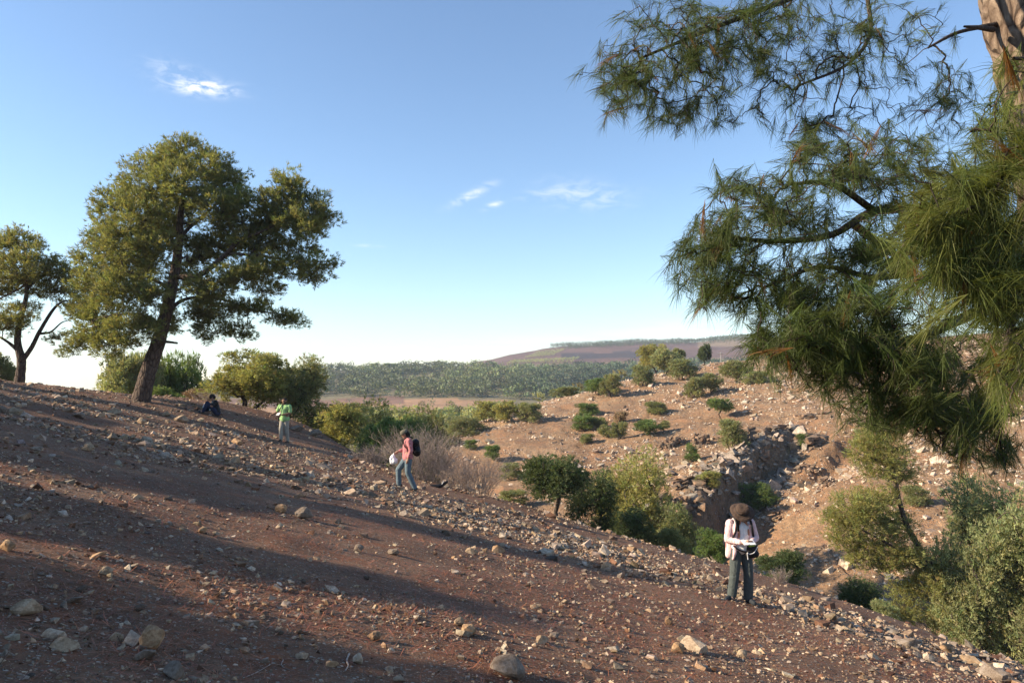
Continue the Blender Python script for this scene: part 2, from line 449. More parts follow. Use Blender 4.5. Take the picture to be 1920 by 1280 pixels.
# ------------------------------------------------------------------ stones
def hull_variant(rng, n, flat, jag):
    p = rng.normal(size=(n, 3)); p /= np.linalg.norm(p, axis=1)[:, None]
    p *= (1 - jag * rng.random((n, 1))); p *= np.array([1, .78, flat]) * .5
    bm = bmesh.new()
    for q in p: bm.verts.new(q)
    r = bmesh.ops.convex_hull(bm, input=bm.verts)
    bmesh.ops.delete(bm, geom=[v for v in bm.verts if not v.link_faces], context='VERTS')
    bmesh.ops.triangulate(bm, faces=bm.faces)
    bm.verts.index_update()
    V = np.array([v.co[:] for v in bm.verts]); T = np.array([[v.index for v in f.verts] for f in bm.faces])
    bm.free(); return V, T
def rotm(rng, n, tilt):
    """random yaw with a limited tilt"""
    yaw = rng.random(n) * 2 * math.pi; ax = rng.normal(0, tilt, n); ay = rng.normal(0, tilt, n)
    cz, sz, cx, sx, cy, sy = np.cos(yaw), np.sin(yaw), np.cos(ax), np.sin(ax), np.cos(ay), np.sin(ay)
    Z = np.zeros(n); O = np.ones(n)
    Rz = np.stack([cz, -sz, Z, sz, cz, Z, Z, Z, O], -1).reshape(n, 3, 3)
    Rx = np.stack([O, Z, Z, Z, cx, -sx, Z, sx, cx], -1).reshape(n, 3, 3)
    Ry = np.stack([cy, Z, sy, Z, O, Z, -sy, Z, cy], -1).reshape(n, 3, 3)
    return Rx @ Ry @ Rz
def scatter(P, S, variants, rng, tilt=.35, cvar=.3, tint=None):
    """joined copies of the variants at points P with sizes S"""
    n = len(P); which = rng.integers(0, len(variants), n); R = rotm(rng, n, tilt)
    Vs, Ts, Cs, off = [], [], [], 0
    for k, (v, t) in enumerate(variants):
        ids = np.where(which == k)[0]
        if not len(ids): continue
        W = np.einsum('nij,vj->nvi', R[ids], v) * S[ids][:, None, None] + P[ids][:, None, :]
        Vs.append(W.reshape(-1, 3))
        Ts.append((t[None] + (np.arange(len(ids)) * len(v))[:, None, None] + off).reshape(-1, 3))
        b = 1 + rng.normal(0, cvar, (len(ids), 1)); hue = rng.normal(0, .022, (len(ids), 3))
        c = np.clip(b + hue, .3, 1.7)
        if tint is not None: c = c * tint[ids]
        Cs.append(np.repeat(c, len(v), 0)); off += W.shape[0] * W.shape[1]
    return np.vstack(Vs), np.vstack(Ts), np.vstack(Cs)

rngS = np.random.default_rng(5)
SV = [hull_variant(rngS, 12, f, .25) for f in (.4, .5, .62, .35, .55, .75, .45, .6)]
def block_variant(rng, flat):
    p = np.array([[x, y, z] for x in (-1, 1) for y in (-1, 1) for z in (-1, 1)], float) * .38
    p = p * np.array([1, .8, flat]) + rng.normal(0, .10, (8, 3)) * np.array([1, .8, flat])
    extra = p[rng.choice(8, 3, replace=False)] * rng.uniform(.75, 1.15, (3, 3)); p = np.vstack([np.delete(p, rng.integers(0, 8), 0), extra])
    bm = bmesh.new()
    for q in p: bm.verts.new(q)
    bmesh.ops.convex_hull(bm, input=bm.verts); bmesh.ops.delete(bm, geom=[v for v in bm.verts if not v.link_faces], context='VERTS')
    bmesh.ops.triangulate(bm, faces=bm.faces); bm.verts.index_update()
    V = np.array([v.co[:] for v in bm.verts]); T = np.array([[v.index for v in f.verts] for f in bm.faces]); bm.free(); return V, T
SB = [block_variant(rngS, f) for f in (.5, .7, .4, .85, .6, .45, .95, .55)]
SVs = [hull_variant(rngS, 8, f, .25) for f in (.35, .5, .6, .42, .7, .3)]
SV6 = [hull_variant(rngS, 7, f, .12) for f in (.45, .6, .75, .4, .55, .7)]
def stone_tint(n, rng):
    pal = np.array([[1, 1, 1], [1.0, .92, .8], [.72, .72, .74], [1.25, 1.22, 1.18], [.62, .5, .42], [.9, .75, .62], [.42, .27, .21]])
    return pal[rng.choice(len(pal), n, p=[.24, .2, .13, .1, .11, .1, .12])]

def polar_points(n, r0, r1, rng, power, amax=41):
    u = rng.random(n); p = 2 - power                      # density ~ r^-power
    r = (r0 ** p + u * (r1 ** p - r0 ** p)) ** (1 / p)
    a = np.radians(rng.uniform(-amax, amax, n))
    return np.sin(a) * r, np.cos(a) * r

def near_gravel():
    rng = np.random.default_rng(11); PV, PT, PC, off = [], [], [], 0
    for n, r0, r1, s0, al, mx, pw, var in ((27000, 1.8, 9, .0145, 2.3, .06, 1.1, SV6), (48000, 5, 23, .026, 2.3, .11, 1.2, SV6 + SVs[:3]),
                                      (46000, 13, 47, .050, 2.3, .24, 1.25, SV6)):
        x, y = polar_points(n, r0, r1, rng, pw)
        dens = fbm(x / 1.7, y / 1.7, 81, 3) + .8 * fbm(x / 6, y / 6, 83, 2)
        s, _ = sdist(x, y, BROW)
        keep = (rng.random(n) < np.clip(.60 + 2.4 * dens, .08, 1)) & (s < 5)
        x, y = x[keep], y[keep]; k = len(x)
        S = np.minimum(s0 * (1 - rng.random(k)) ** (-1 / al), mx)
        P = np.stack([x, y, hgt(x, y) + S * rng.uniform(-.03, .16, k)], -1)
        V, T, C = scatter(P, S, var + SB[:2], rng, .35, .25, stone_tint(k, rng))
        PV.append(V); PT.append(T + off); PC.append(C); off += len(V)
    me = mesh_np('gravel', np.vstack(PV), np.vstack(PT), M_stone, np.vstack(PC))
    tag(link('gravel', me), 'countless small pale stones strewn over the near slope', 'gravel', kind='stuff')
near_gravel()

def hill_rubble():
    rng = np.random.default_rng(17); n = 90000
    x, y = polar_points(n, 30, 132, rng, .55, 40)
    z, near, o, f, s, t, D = hgt(x, y, True)
    dens = fbm(x / 3, y / 3, 91, 3) + 1.1 * fbm(x / 14, y / 9, 93, 3)
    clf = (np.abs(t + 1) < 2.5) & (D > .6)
    bare = (y < 52) & ~clf
    keep = (o > near) & (o > f - .5) & (rng.random(n) < np.clip(.60 + 2.0 * dens + .4 * clf - .40 * bare, .05, 1))
    x, y, z, clf = x[keep], y[keep], z[keep], clf[keep]; k = len(x)
    S = np.minimum(.135 * (1 - rng.random(k)) ** (-1 / 2.3), .8) * np.where(clf, rng.uniform(1, 3.2, k), 1)
    P = np.stack([x, y, z + S * .08], -1)
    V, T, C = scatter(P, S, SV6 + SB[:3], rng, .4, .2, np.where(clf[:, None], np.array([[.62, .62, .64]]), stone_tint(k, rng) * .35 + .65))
    tag(link('rubble', mesh_np('rubble', V, T, M_rubble, C)), 'pale rubble covering the sunlit opposite hillside', 'rubble', kind='stuff')
hill_rubble()

def litter():
    rng = np.random.default_rng(23); n = 52000
    x, y = polar_points(n, 1.8, 13, rng, 1.0)
    keep = rng.random(n) < np.clip(.55 + 2.4 * fbm(x / 1.3, y / 1.3, 85, 3), .05, 1)
    x, y = x[keep], y[keep]; n = len(x)
    a = rng.random(n) * 2 * math.pi; l = rng.uniform(.03, .085, n); w = rng.uniform(.0012, .0026, n)
    z = hgt(x, y) + rng.uniform(.004, .02, n)
    dx, dy = np.cos(a), np.sin(a); tl = rng.normal(0, .22, n)
    A = np.stack([x - dx * l, y - dy * l, z - tl * l], -1); B = np.stack([x + dx * l, y + dy * l, z + tl * l], -1)
    Nn = np.stack([-dy * w, dx * w, np.zeros(n)], -1)
    V = np.stack([A - Nn, A + Nn, B + Nn, B - Nn], 1).reshape(-1, 3)
    T = np.arange(n * 4).reshape(n, 4)
    C = np.repeat(np.clip(1 + rng.normal(0, .3, (n, 1)) + rng.normal(0, .08, (n, 3)), .3, 1.8), 4, 0)
    m = leaf_material('fallen_needles', (.26, .10, .05), (.26, .10, .05), .1)
    tag(link('needle_litter', mesh_np('needle_litter', V, T, m, C)), 'fallen rust brown pine needles on the near slope', 'needles', kind='stuff')
litter()

BV = []          # boulder shapes: subdivided hulls with broken faces
def boulder(rng, flat, rough=.10, n=15):
    V, T = hull_variant(rng, n, flat, .12)
    bm = bmesh.new(); vs_ = [bm.verts.new(v) for v in V]
    for t in T: bm.faces.new([vs_[i] for i in t])
    for _ in range(2):
        bmesh.ops.subdivide_edges(bm, edges=list(bm.edges), cuts=1, use_grid_fill=True)
        bmesh.ops.triangulate(bm, faces=bm.faces)
        bmesh.ops.smooth_vert(bm, verts=bm.verts, factor=.16, use_axis_x=True, use_axis_y=True, use_axis_z=True)
    bm.verts.index_update()
    V = np.array([v.co[:] for v in bm.verts]); T = np.array([[v.index for v in f.verts] for f in bm.faces]); bm.free()
    q = V * 6 + rng.random(3) * 50
    V = V * (1 + rough * 2 * (vnoise(q[:, 0] + q[:, 2], q[:, 1] - q[:, 2], 7) - .5) + rough * .8 * (vnoise(q[:, 0] * 3 - q[:, 2] * 2, q[:, 1] * 3, 8) - .5))[:, None]
    return V, T
for f in (.45, .55, .7, .38, .85, .6): BV.append(boulder(rngS, f))
BMESH = {}
TINTS = {'beige': (1.05, .97, .84), 'grey': (.66, .66, .68), 'white': (1.3, 1.27, 1.2), 'brown': (.72, .58, .46), 'dark': (.36, .33, .32), 'tan': (1.05, .84, .62)}
def boulder_mesh(k, tint, mat=None):
    key = (k, tint, mat.name if mat else '')
    if key not in BMESH:
        V, T = BV[k]; BMESH[key] = mesh_np('stone', V, T, mat or M_stone, np.ones((len(V), 3)) * np.array(TINTS[tint]))
    return BMESH[key]

STONES = [  # px, py of the centre, width px, height px, shape, tint, label
    (50, 1140, 48, 30, 2, 'beige', 'angular beige boulder at the left edge, a charred cone to its right'),
    (100, 1189, 42, 19, 0, 'white', 'white flecked oblong stone, upper of the touching pair at lower left'),
    (123, 1208, 48, 26, 1, 'beige', 'pale oblong stone, lower of the touching pair at lower left'),
    (285, 1199, 40, 42, 4, 'tan', 'tall tan stone standing on end at lower left'),
    (269, 1225, 44, 24, 3, 'grey', 'flat grey stone leaning just below the tall tan stone'),
    (326, 1257, 46, 30, 5, 'grey', 'rounded grey stone on the bottom edge below the tall tan stone'),
    (219, 1194, 26, 16, 1, 'beige', 'small beige stone left of the tall tan stone'),
    (14, 1023, 26, 20, 2, 'tan', 'tan stone cut by the left edge of the picture'),
    (180, 1040, 36, 12, 3, 'tan', 'long flat tan stone above the scattered pebbles at left'),
    (198, 1070, 23, 15, 2, 'beige', 'squarish beige stone below the long flat tan stone'),
    (138, 1123, 40, 12, 3, 'grey', 'flat dark grey slab right of the angular beige boulder'),
    (72, 933, 20, 11, 0, 'beige', 'lone beige stone high in the left shade'),
    (260, 932, 19, 11, 1, 'beige', 'beige stone at the upper end of the sun streak'),
    (165, 840, 20, 13, 2, 'beige', 'pale stone in the shade below the leaning pine'),
    (570, 963, 30, 22, 2, 'grey', 'large grey angular stone, right of a tan twin in mid slope'),
    (526, 954, 22, 17, 4, 'tan', 'tan angular stone, left of its grey twin in mid slope'),
    (378, 993, 20, 13, 1, 'tan', 'rounded tan stone in the lit gravel of the sun streak'),
    (952, 1250, 68, 40, 5, 'grey', 'biggest grey boulder on the bottom edge at centre'),
    (862, 1165, 22, 16, 2, 'beige', 'pale stone, left of a close pair above the biggest boulder'),
    (881, 1181, 26, 20, 4, 'tan', 'hollowed tan stone, right of a close pair above the biggest boulder'),
    (1017, 1199, 24, 17, 1, 'beige', 'beige stone up and right of the biggest boulder'),
    (1040, 1190, 22, 12, 0, 'grey', 'greyish stone touching the beige one right of the biggest boulder'),
    (701, 1192, 22, 16, 4, 'brown', 'brownish knobbly stone left of centre near the bottom'),
    (671, 1235, 19, 18, 5, 'white', 'small white block beside the curved pale stick'),
    (623, 1244, 25, 11, 1, 'tan', 'tan oval stone left of the curved pale stick'),
    (1300, 1209, 52, 26, 0, 'white', 'pale slab leaning in the shade below the person in the hat'),
    (1270, 1214, 26, 18, 2, 'tan', 'tan stone tucked against the leaning pale slab'),
    (1702, 1201, 44, 22, 3, 'grey', 'grey wedge of rock near the brow at lower right'),
    (1772, 1214, 24, 16, 2, 'tan', 'tan rounded rock right of the grey wedge'),
    (1742, 1232, 22, 14, 1, 'white', 'pale stone below the tan rounded rock at lower right'),
    (1865, 1262, 58, 24, 0, 'grey', 'broad low rock at the bottom right corner'),
    (1640, 1230, 28, 12, 1, 'beige', 'pale flat stone in the lit strip at lower right'),
    (1255, 1164, 14, 16, 4, 'brown', 'small upright brown stone below the person in the hat'),
    (1390, 1225, 20, 14, 2, 'beige', 'small beige stone in shade below the lit strip at lower right'),
    (935, 1030, 26, 15, 1, 'tan', 'tan stone lying in the sun in mid slope'),
    (884, 1033, 24, 12, 1, 'beige', 'beige stone left of the tan one in mid slope sun'),
    (738, 1034, 22, 12, 0, 'grey', 'grey stone above the middle shadow streak'),
    (672, 1028, 18, 14, 2, 'grey', 'rounded grey stone at the left of the middle shadow streak'),
    (1135, 1062, 22, 16, 2, 'beige', 'pale block in the sun left of the person in the hat'),
    (1004, 1137, 26, 10, 0, 'beige', 'flat pale stone on the lower lit streak'),
    (30, 771, 30, 14, 0, 'beige', 'pale flat rock below the far left pine'),
    (4, 768, 20, 14, 2, 'grey', 'grey rock at the left edge below the far left pine'),
    (215, 770, 24, 14, 1, 'beige', 'pale rock left of the row below the leaning pine'),
    (340, 786, 26, 14, 2, 'beige', 'largest pale rock in the row below the leaning pine'),
    (312, 776, 20, 10, 0, 'beige', 'pale flat rock in the middle of the row below the leaning pine'),
    (147, 778, 28, 12, 5, 'grey', 'grey rock in the broken row left of the leaning pine'),
    (265, 789, 16, 12, 2, 'beige', 'small upright rock below the leaning pine trunk'),
    (444, 828, 24, 12, 0, 'tan', 'tan slab tilted to the sun left of the man in green'),
    (555, 802, 28, 12, 1, 'grey', 'grey rock just right of the man in green'),
    (590, 812, 26, 12, 2, 'grey', 'grey rock on the brow right of the man in green'),
    (608, 874, 34, 9, 3, 'grey', 'long flat grey rock left of the man in the pink shirt'),
]
def place_stone(px, py, w, h, k, tint, label, cat='stone', group=None, name='stone'):
    g = ground(px, py + h * .4, 1.5, 60); d = g[1]
    W = w * mpx(d); Hh = h * mpx(d) * 1.1
    o = link(name, boulder_mesh(k, tint), loc=(g[0], g[1], g[2] + Hh * .30))
    rng = np.random.default_rng(int(px * 7 + py))
    V = BV[k][0]; ex = V.max(0) - V.min(0)
    o.scale = (W / ex[0], W / ex[0] * rng.uniform(.8, 1.0), Hh / ex[2])
    o.rotation_euler = (rng.normal(0, .12) - .1, .22 + rng.normal(0, .12), rng.choice([0, math.pi]) + rng.normal(0, .35))
    return tag(o, label, cat, group)
for s_ in STONES: place_stone(*s_)
for i, (px, py) in enumerate(((151, 1104), (260, 1139), (87, 1140), (188, 1158), (688, 1083), (527, 1186), (560, 1184), (570, 1090))):
    lab = ['black charred cone above the flat dark grey slab', 'black charred cone, biggest one in the left foreground shade',
           'black charred cone right beside the angular beige boulder', 'small black cone above the tall tan stone',
           'black cone lying on the middle lit streak', 'black cone, left one of a close pair near the bottom',
           'black cone, right one of a close pair near the bottom', 'small black cone in the shade above the close pair of cones'][i]
    place_stone(px, py, (20, 18, 12, 12, 11, 11, 11, 10)[i], (10, 11, 9, 8, 7, 8, 8, 7)[i], 4, 'dark', lab, 'pine cone', name='fallen_cone')

def loose_stones():
    rng = np.random.default_rng(29); groups = (
        ('cobble among many in the shaded left foreground', 'cobbles in the shaded foreground', 110, -40, 2, 2.4, 9, .045, .12),
        ('cobble among many on the streaked middle of the near slope', 'cobbles on the middle of the slope', 80, -28, 34, 8, 20, .07, .2),
        ('cobble among many along the stony brow beyond the man in pink', 'cobbles along the brow', 50, -24, 0, 22, 40, .12, .36))
    for lab, grp, n, a0, a1, r0, r1, s0, s1 in groups:
        for i in range(n):
            a = math.radians(rng.uniform(a0, a1)); r = math.sqrt(rng.uniform(r0 ** 2, r1 ** 2)); x, y = math.sin(a) * r, math.cos(a) * r
            if sdist(np.array([x]), np.array([y]), BROW)[0][0] > 0: continue
            S = s0 + (s1 - s0) * rng.random() ** 2.2; k = int(rng.integers(0, 6)); tn = ['beige', 'grey', 'white', 'brown', 'tan', 'beige'][int(rng.integers(0, 6))]
            o = link('cobble', boulder_mesh(k, tn), loc=(x, y, H(x, y) - S * .02))
            o.scale = (S, S * rng.uniform(.7, 1), S * rng.uniform(.7, 1.05)); o.rotation_euler = (rng.normal(0, .2), .2 + rng.normal(0, .2), rng.random() * 6.28)
            tag(o, lab, 'cobble', grp)
loose_stones()
SHADE = []     # x, y, turn, size
SHADE_PLANTS = [(-8.0, -0.6, 4.4, 3.2, 'round'), (-8.5, 2.6, 4.4, 3.0, 'round'), (-9.5, 6.4, 2.6, 1.6, 'round'), (-12.5, 9.8, 3.0, 1.8, 'round'), (-14.5, 12.8, 3.6, 2.2, 'round'), (-18.5, 16.8, 3.4, 2.2, 'round'), (-22, 21, 4.2, 2.6, 'round'),  # added out of view at left, sized to throw shade across the slope
          (-24, 9.6, 1.4, 7.0, 'tree'), (-26, 13.5, 1.2, 7.0, 'tree'), (-27, 26.0, 2.6, 5.4, 'tree')]
DENS = 1.0
HAZE = 0.00022
# ------------------------------------------------------------------ plants: builders
def frusta(A, B, ra, rb, n=5):
    """tapered open tubes between point arrays A and B"""
    A = np.asarray(A, float); B = np.asarray(B, float); ra = np.asarray(ra, float); rb = np.asarray(rb, float)
    d = B - A; l = np.linalg.norm(d, axis=1)[:, None] + 1e-9; d = d / l
    h = np.where(np.abs(d[:, 2:3]) < .9, np.array([[0, 0, 1.]]), np.array([[1., 0, 0]]))
    u = np.cross(d, h); u /= np.linalg.norm(u, axis=1)[:, None]; v = np.cross(d, u)
    th = np.arange(n) / n * 2 * math.pi
    ring = u[:, None, :] * np.cos(th)[None, :, None] + v[:, None, :] * np.sin(th)[None, :, None]
    VA = A[:, None, :] + ring * ra[:, None, None]; VB = B[:, None, :] + ring * rb[:, None, None]
    V = np.concatenate([VA, VB], 1).reshape(-1, 3)
    i = np.arange(n); j = (i + 1) % n
    q = np.stack([i, j, j + n, i + n], -1)
    Q = (q[None] + (np.arange(len(A)) * 2 * n)[:, None, None]).reshape(-1, 4)
    return V, Q

def tube(path, radii, n=14, bumps=0.0, seed=0, cap=False):
    """one smooth tapering tube along a path, optionally with bark ridges"""
    P = np.asarray(path, float); R = np.asarray(radii, float)
    m = len(P); T = np.gradient(P, axis=0); T /= np.linalg.norm(T, axis=1)[:, None]
    ref = np.array([0.13, 1, .05]); V = []
    th = np.arange(n) / n * 2 * math.pi
    for i in range(m):
        u = np.cross(T[i], ref); u /= np.linalg.norm(u); v = np.cross(T[i], u)
        r = R[i] * np.ones(n)
        if bumps: r = r * (1 + bumps * (fbm(th * 2.3 * np.ones(n) + seed, np.full(n, i * .9), seed, 3) * 2 + .6 * np.abs(fbm(th * 4.7, np.full(n, i * .23), seed + 3, 2))))
        V.append(P[i] + np.outer(np.cos(th) * r, u) + np.outer(np.sin(th) * r, v))
    V = np.vstack(V); q = []
    i = np.arange(n); j = (i + 1) % n
    for k in range(m - 1): q.append(np.stack([k * n + i, k * n + j, k * n + n + j, k * n + n + i], -1))
    return V, np.vstack(q)
def smooth_path(pts, k=6):
    P = np.asarray(pts, float); out = []
    Q = np.vstack([2 * P[0] - P[1], P, 2 * P[-1] - P[-2]])
    for i in range(1, len(Q) - 2):
        for t in np.arange(k) / k:
            a, b, c, d = Q[i - 1], Q[i], Q[i + 1], Q[i + 2]
            out.append(.5 * (2 * b + (c - a) * t + (2 * a - 5 * b + 4 * c - d) * t * t + (3 * b - a - 3 * c + d) * t ** 3))
    out.append(P[-1]); return np.array(out)

class Skeleton:
    def __init__(self): self.p = []; self.par = []; self.main = []
    def path(self, pts, parent=-1, main=False):
        k = parent
        for q in pts:
            self.p.append(np.asarray(q, float)); self.par.append(k); self.main.append(main); k = len(self.p) - 1
        return k
    def nearest(self, q, lo=0):
        A = np.array(self.p[lo:]); return lo + int(np.argmin(((A - q) ** 2).sum(1)))
    def grow(self, tips, rng, sag=.0, jit=.12, seg=4):
        """every tip joins the nearest wood that is already there"""
        A = np.array(self.p); d = [np.min(((A - t) ** 2).sum(1)) for t in tips]
        buf = np.zeros((len(self.p) + len(tips) * seg, 3)); n = len(self.p); buf[:n] = A; ends = []
        for i in np.argsort(d):
            t = tips[i]; j = int(np.argmin(((buf[:n] - t) ** 2).sum(1))); a = buf[j]; L = np.linalg.norm(t - a); k = j
            for m in range(1, seg + 1):
                f = m / seg; q = a + (t - a) * f
                if m < seg: q = q + rng.normal(0, jit * L * .5, 3) * math.sin(f * math.pi)
                q = q + np.array([0, 0, sag * L * math.sin(f * math.pi)])
                self.p.append(q); self.par.append(k); self.main.append(False); buf[n] = q; k = n; n += 1
            ends.append(k)
        return ends
    def mesh(self, rtip, rmax, power=.45, n=5, skip_main=True):
        N = len(self.p); cnt = np.zeros(N); child = np.zeros(N, int)
        for i in range(N):
            if self.par[i] >= 0: child[self.par[i]] += 1
        cnt[child == 0] = 1
        for i in range(N - 1, -1, -1):
            if self.par[i] >= 0: cnt[self.par[i]] += cnt[i]
        r = np.minimum(rtip * cnt ** power, rmax); P = np.array(self.p)
        ids = [i for i in range(N) if self.par[i] >= 0 and not (skip_main and self.main[i])]
        pa = np.array([self.par[i] for i in ids]); ids = np.array(ids)
        ra = np.minimum(r[pa], r[ids] * 1.35)
        return frusta(P[pa], P[ids], ra, r[ids], n)

def unit(v): return v / (np.linalg.norm(v, axis=-1, keepdims=True) + 1e-9)
def leaves(base, dirs, length, width, rng, spread=.7):
    """one slim triangle per leaf"""
    n = len(base); d = unit(dirs + rng.normal(0, spread, (n, 3)))
    s = unit(np.cross(d, rng.normal(size=(n, 3)))); L = length * rng.uniform(.6, 1.25, (n, 1)); W = width * rng.uniform(.7, 1.2, (n, 1))
    V = np.stack([base - s * W, base + s * W, base + d * L], 1).reshape(-1, 3)
    return V, np.arange(n * 3).reshape(n, 3)

def leaf_col(groups, n_each, rng, v=.22, hue=.06):
    c = np.clip(1 + rng.normal(0, v, (groups, 1)) + rng.normal(0, hue, (groups, 3)) * np.array([1.4, .7, .6]), .35, 1.8)
    return np.repeat(c, n_each, 0)

BUSH = {}
def bush_shape(key, seed, nclump, tufts, per, ll, lw, kind, zs=1.0):
    """unit shrub: about 1 wide, 1 high, standing on z=0; returns wood and crown arrays"""
    rng = np.random.default_rng(seed); C, R = [], []
    lo = {'round': .16, 'tree': .42, 'multi': .26, 'tall': .24, 'cypress': .3}[kind]
    for i in range(nclump):
        z = lo + (.84 - lo) * rng.random(); 
        prof = math.sqrt(max(.06, 1 - ((z - (lo + .12)) / (.98 - lo)) ** 2))
        a = rng.random() * 6.283; rad = prof * .36 * rng.random() ** .4 * 1.05
        if kind == 'cypress': rad *= .55
        C.append((math.cos(a) * rad, math.sin(a) * rad, z)); R.append(rng.uniform(.09, .25) * (.8 if kind in ('tall', 'cypress') else 1))
    C = np.array(C); R = np.array(R)
    w = rng.choice(nclump, tufts, p=R ** 2 / (R ** 2).sum())
    dv = unit(rng.normal(size=(tufts, 3)) + np.array([0, 0, .25])); rr = rng.random((tufts, 1)) ** .42
    p = C[w] + dv * R[w][:, None] * rr * np.array([1.08, 1.08, .82])
    p[:, 2] = np.clip(p[:, 2], .03, None)
    b = np.repeat(p * np.array([1, 1, zs]), per, 0) + rng.normal(0, ll * .30, (tufts * per, 3))
    d = np.repeat(unit(dv + np.array([0, 0, .45])), per, 0)
    V, T = leaves(b, d, ll, lw, rng, .75 if zs > 1 else .55); V = V / np.array([1, 1, zs])
    gv = np.repeat(1 + rng.normal(0, .13, nclump)[w], per)[:, None]
    col = np.repeat(leaf_col(tufts, per, rng, .16) * gv, 3, 0)
    sk = Skeleton(); ns = {'round': 4, 'tree': 1, 'multi': 3, 'tall': 1, 'cypress': 1}[kind]
    for s in range(ns):
        a = rng.random() * 6.283; r0 = .03 * (ns > 1)
        q = [np.array([math.cos(a) * r0, math.sin(a) * r0, -.06])]
        for k in range(1, 5):
            f = k / 4; q.append(np.array([math.cos(a) * (r0 + f * .10 * (ns > 1)) + rng.normal(0, .02), math.sin(a) * (r0 + f * .10 * (ns > 1)) + rng.normal(0, .02), lo * 1.05 * f]))
        sk.path(q)
    sk.grow(list(C), rng, .05, .25); sub = p[rng.choice(tufts, min(tufts, 90), replace=False)]
    sk.grow(list(sub), rng, .03, .3, 3)
    WV, WQ = sk.mesh(.0035, .04, .5, 4, False)
    BUSH[key] = (WV, WQ, V, T, col)
# near shapes carry small leaves, distant ones fewer and larger
for k, (kind, seeds) in {'round': ('round', (1, 2, 3)), 'tree': ('tree', (4, 5)), 'multi': ('multi', (6, 7, 8)), 'tall': ('tall', (9, 10)), 'cypress': ('cypress', (12,))}.items():
    for i, sd in enumerate(seeds):
        bush_shape((k, i, 'near'), sd, 30, 3000, 8, .041, .0066, kind)
        bush_shape((k, i, 'far'), sd + 40, 20, 950, 7, .075, .013, kind)
for i, sd in enumerate((21, 22, 23)):
    bush_shape(('high', i, 'near'), sd, 36, 3900, 8, .041, .0066, 'round', 1.7); bush_shape(('high', i, 'far'), sd + 40, 24, 1200, 7, .075, .013, 'round', 1.7)
BM = {}
def bush_meshes(kind, i, lod, mat, wood):
    n = len([k for k in BUSH if k[0] == kind and k[2] == lod]); i = i % n; key = (kind, i, lod)
    if key not in BM:
        WV, WQ, V, T, c = BUSH[(kind, i, lod)]
        BM[key] = (mesh_np('stems', WV, WQ, M_twig, None, True), mesh_np('crown', V, T, L_olive, c))
    return BM[key]

def own_material(o, mat):
    o.material_slots[0].link = 'OBJECT'; o.material_slots[0].material = mat; return o
def plant(name, label, cat, px, top, w, kind, mat, base=None, d=None, dmin=None, group=None, lean=0.0, var=None, wood=None, sink=.05):
    """shrub or small tree seen with its top at pixel row 'top' and width w px; it stands where the ray of its
    base row meets the ground, or, where its foot is hidden, at depth d"""
    if base is not None: g = ground(px, base, dmin or 10.0)
    else:
        p = pix(px, 700, d); g = np.array([p[0], d, H(p[0], d)])
    dd = g[1]; W = w * mpx(dd); zt = pix(px, top, dd)[2]; Hh = max(.35, zt - g[2])
    rng = np.random.default_rng(int(px * 13 + top * 7)); v = int(rng.integers(0, 5)) if var is None else var
    if kind in ('round', 'multi') and Hh / W > 1.2: kind = 'high'
    lod = 'near' if max(W, Hh) / mpx(dd) > 58 else 'far'
    sm, cm = bush_meshes(kind, v, lod, mat, wood or M_twig)
    e = empty(name, (g[0], g[1], g[2] - sink * Hh), rng.random() * 6.283, (W * 1.08, W * 1.08, Hh * 1.06))
    link('stems' if kind in ('round', 'multi', 'high') else 'trunk', sm, e); own_material(link('crown', cm, e), mat)
    tag(e, label, cat, group)
    return e

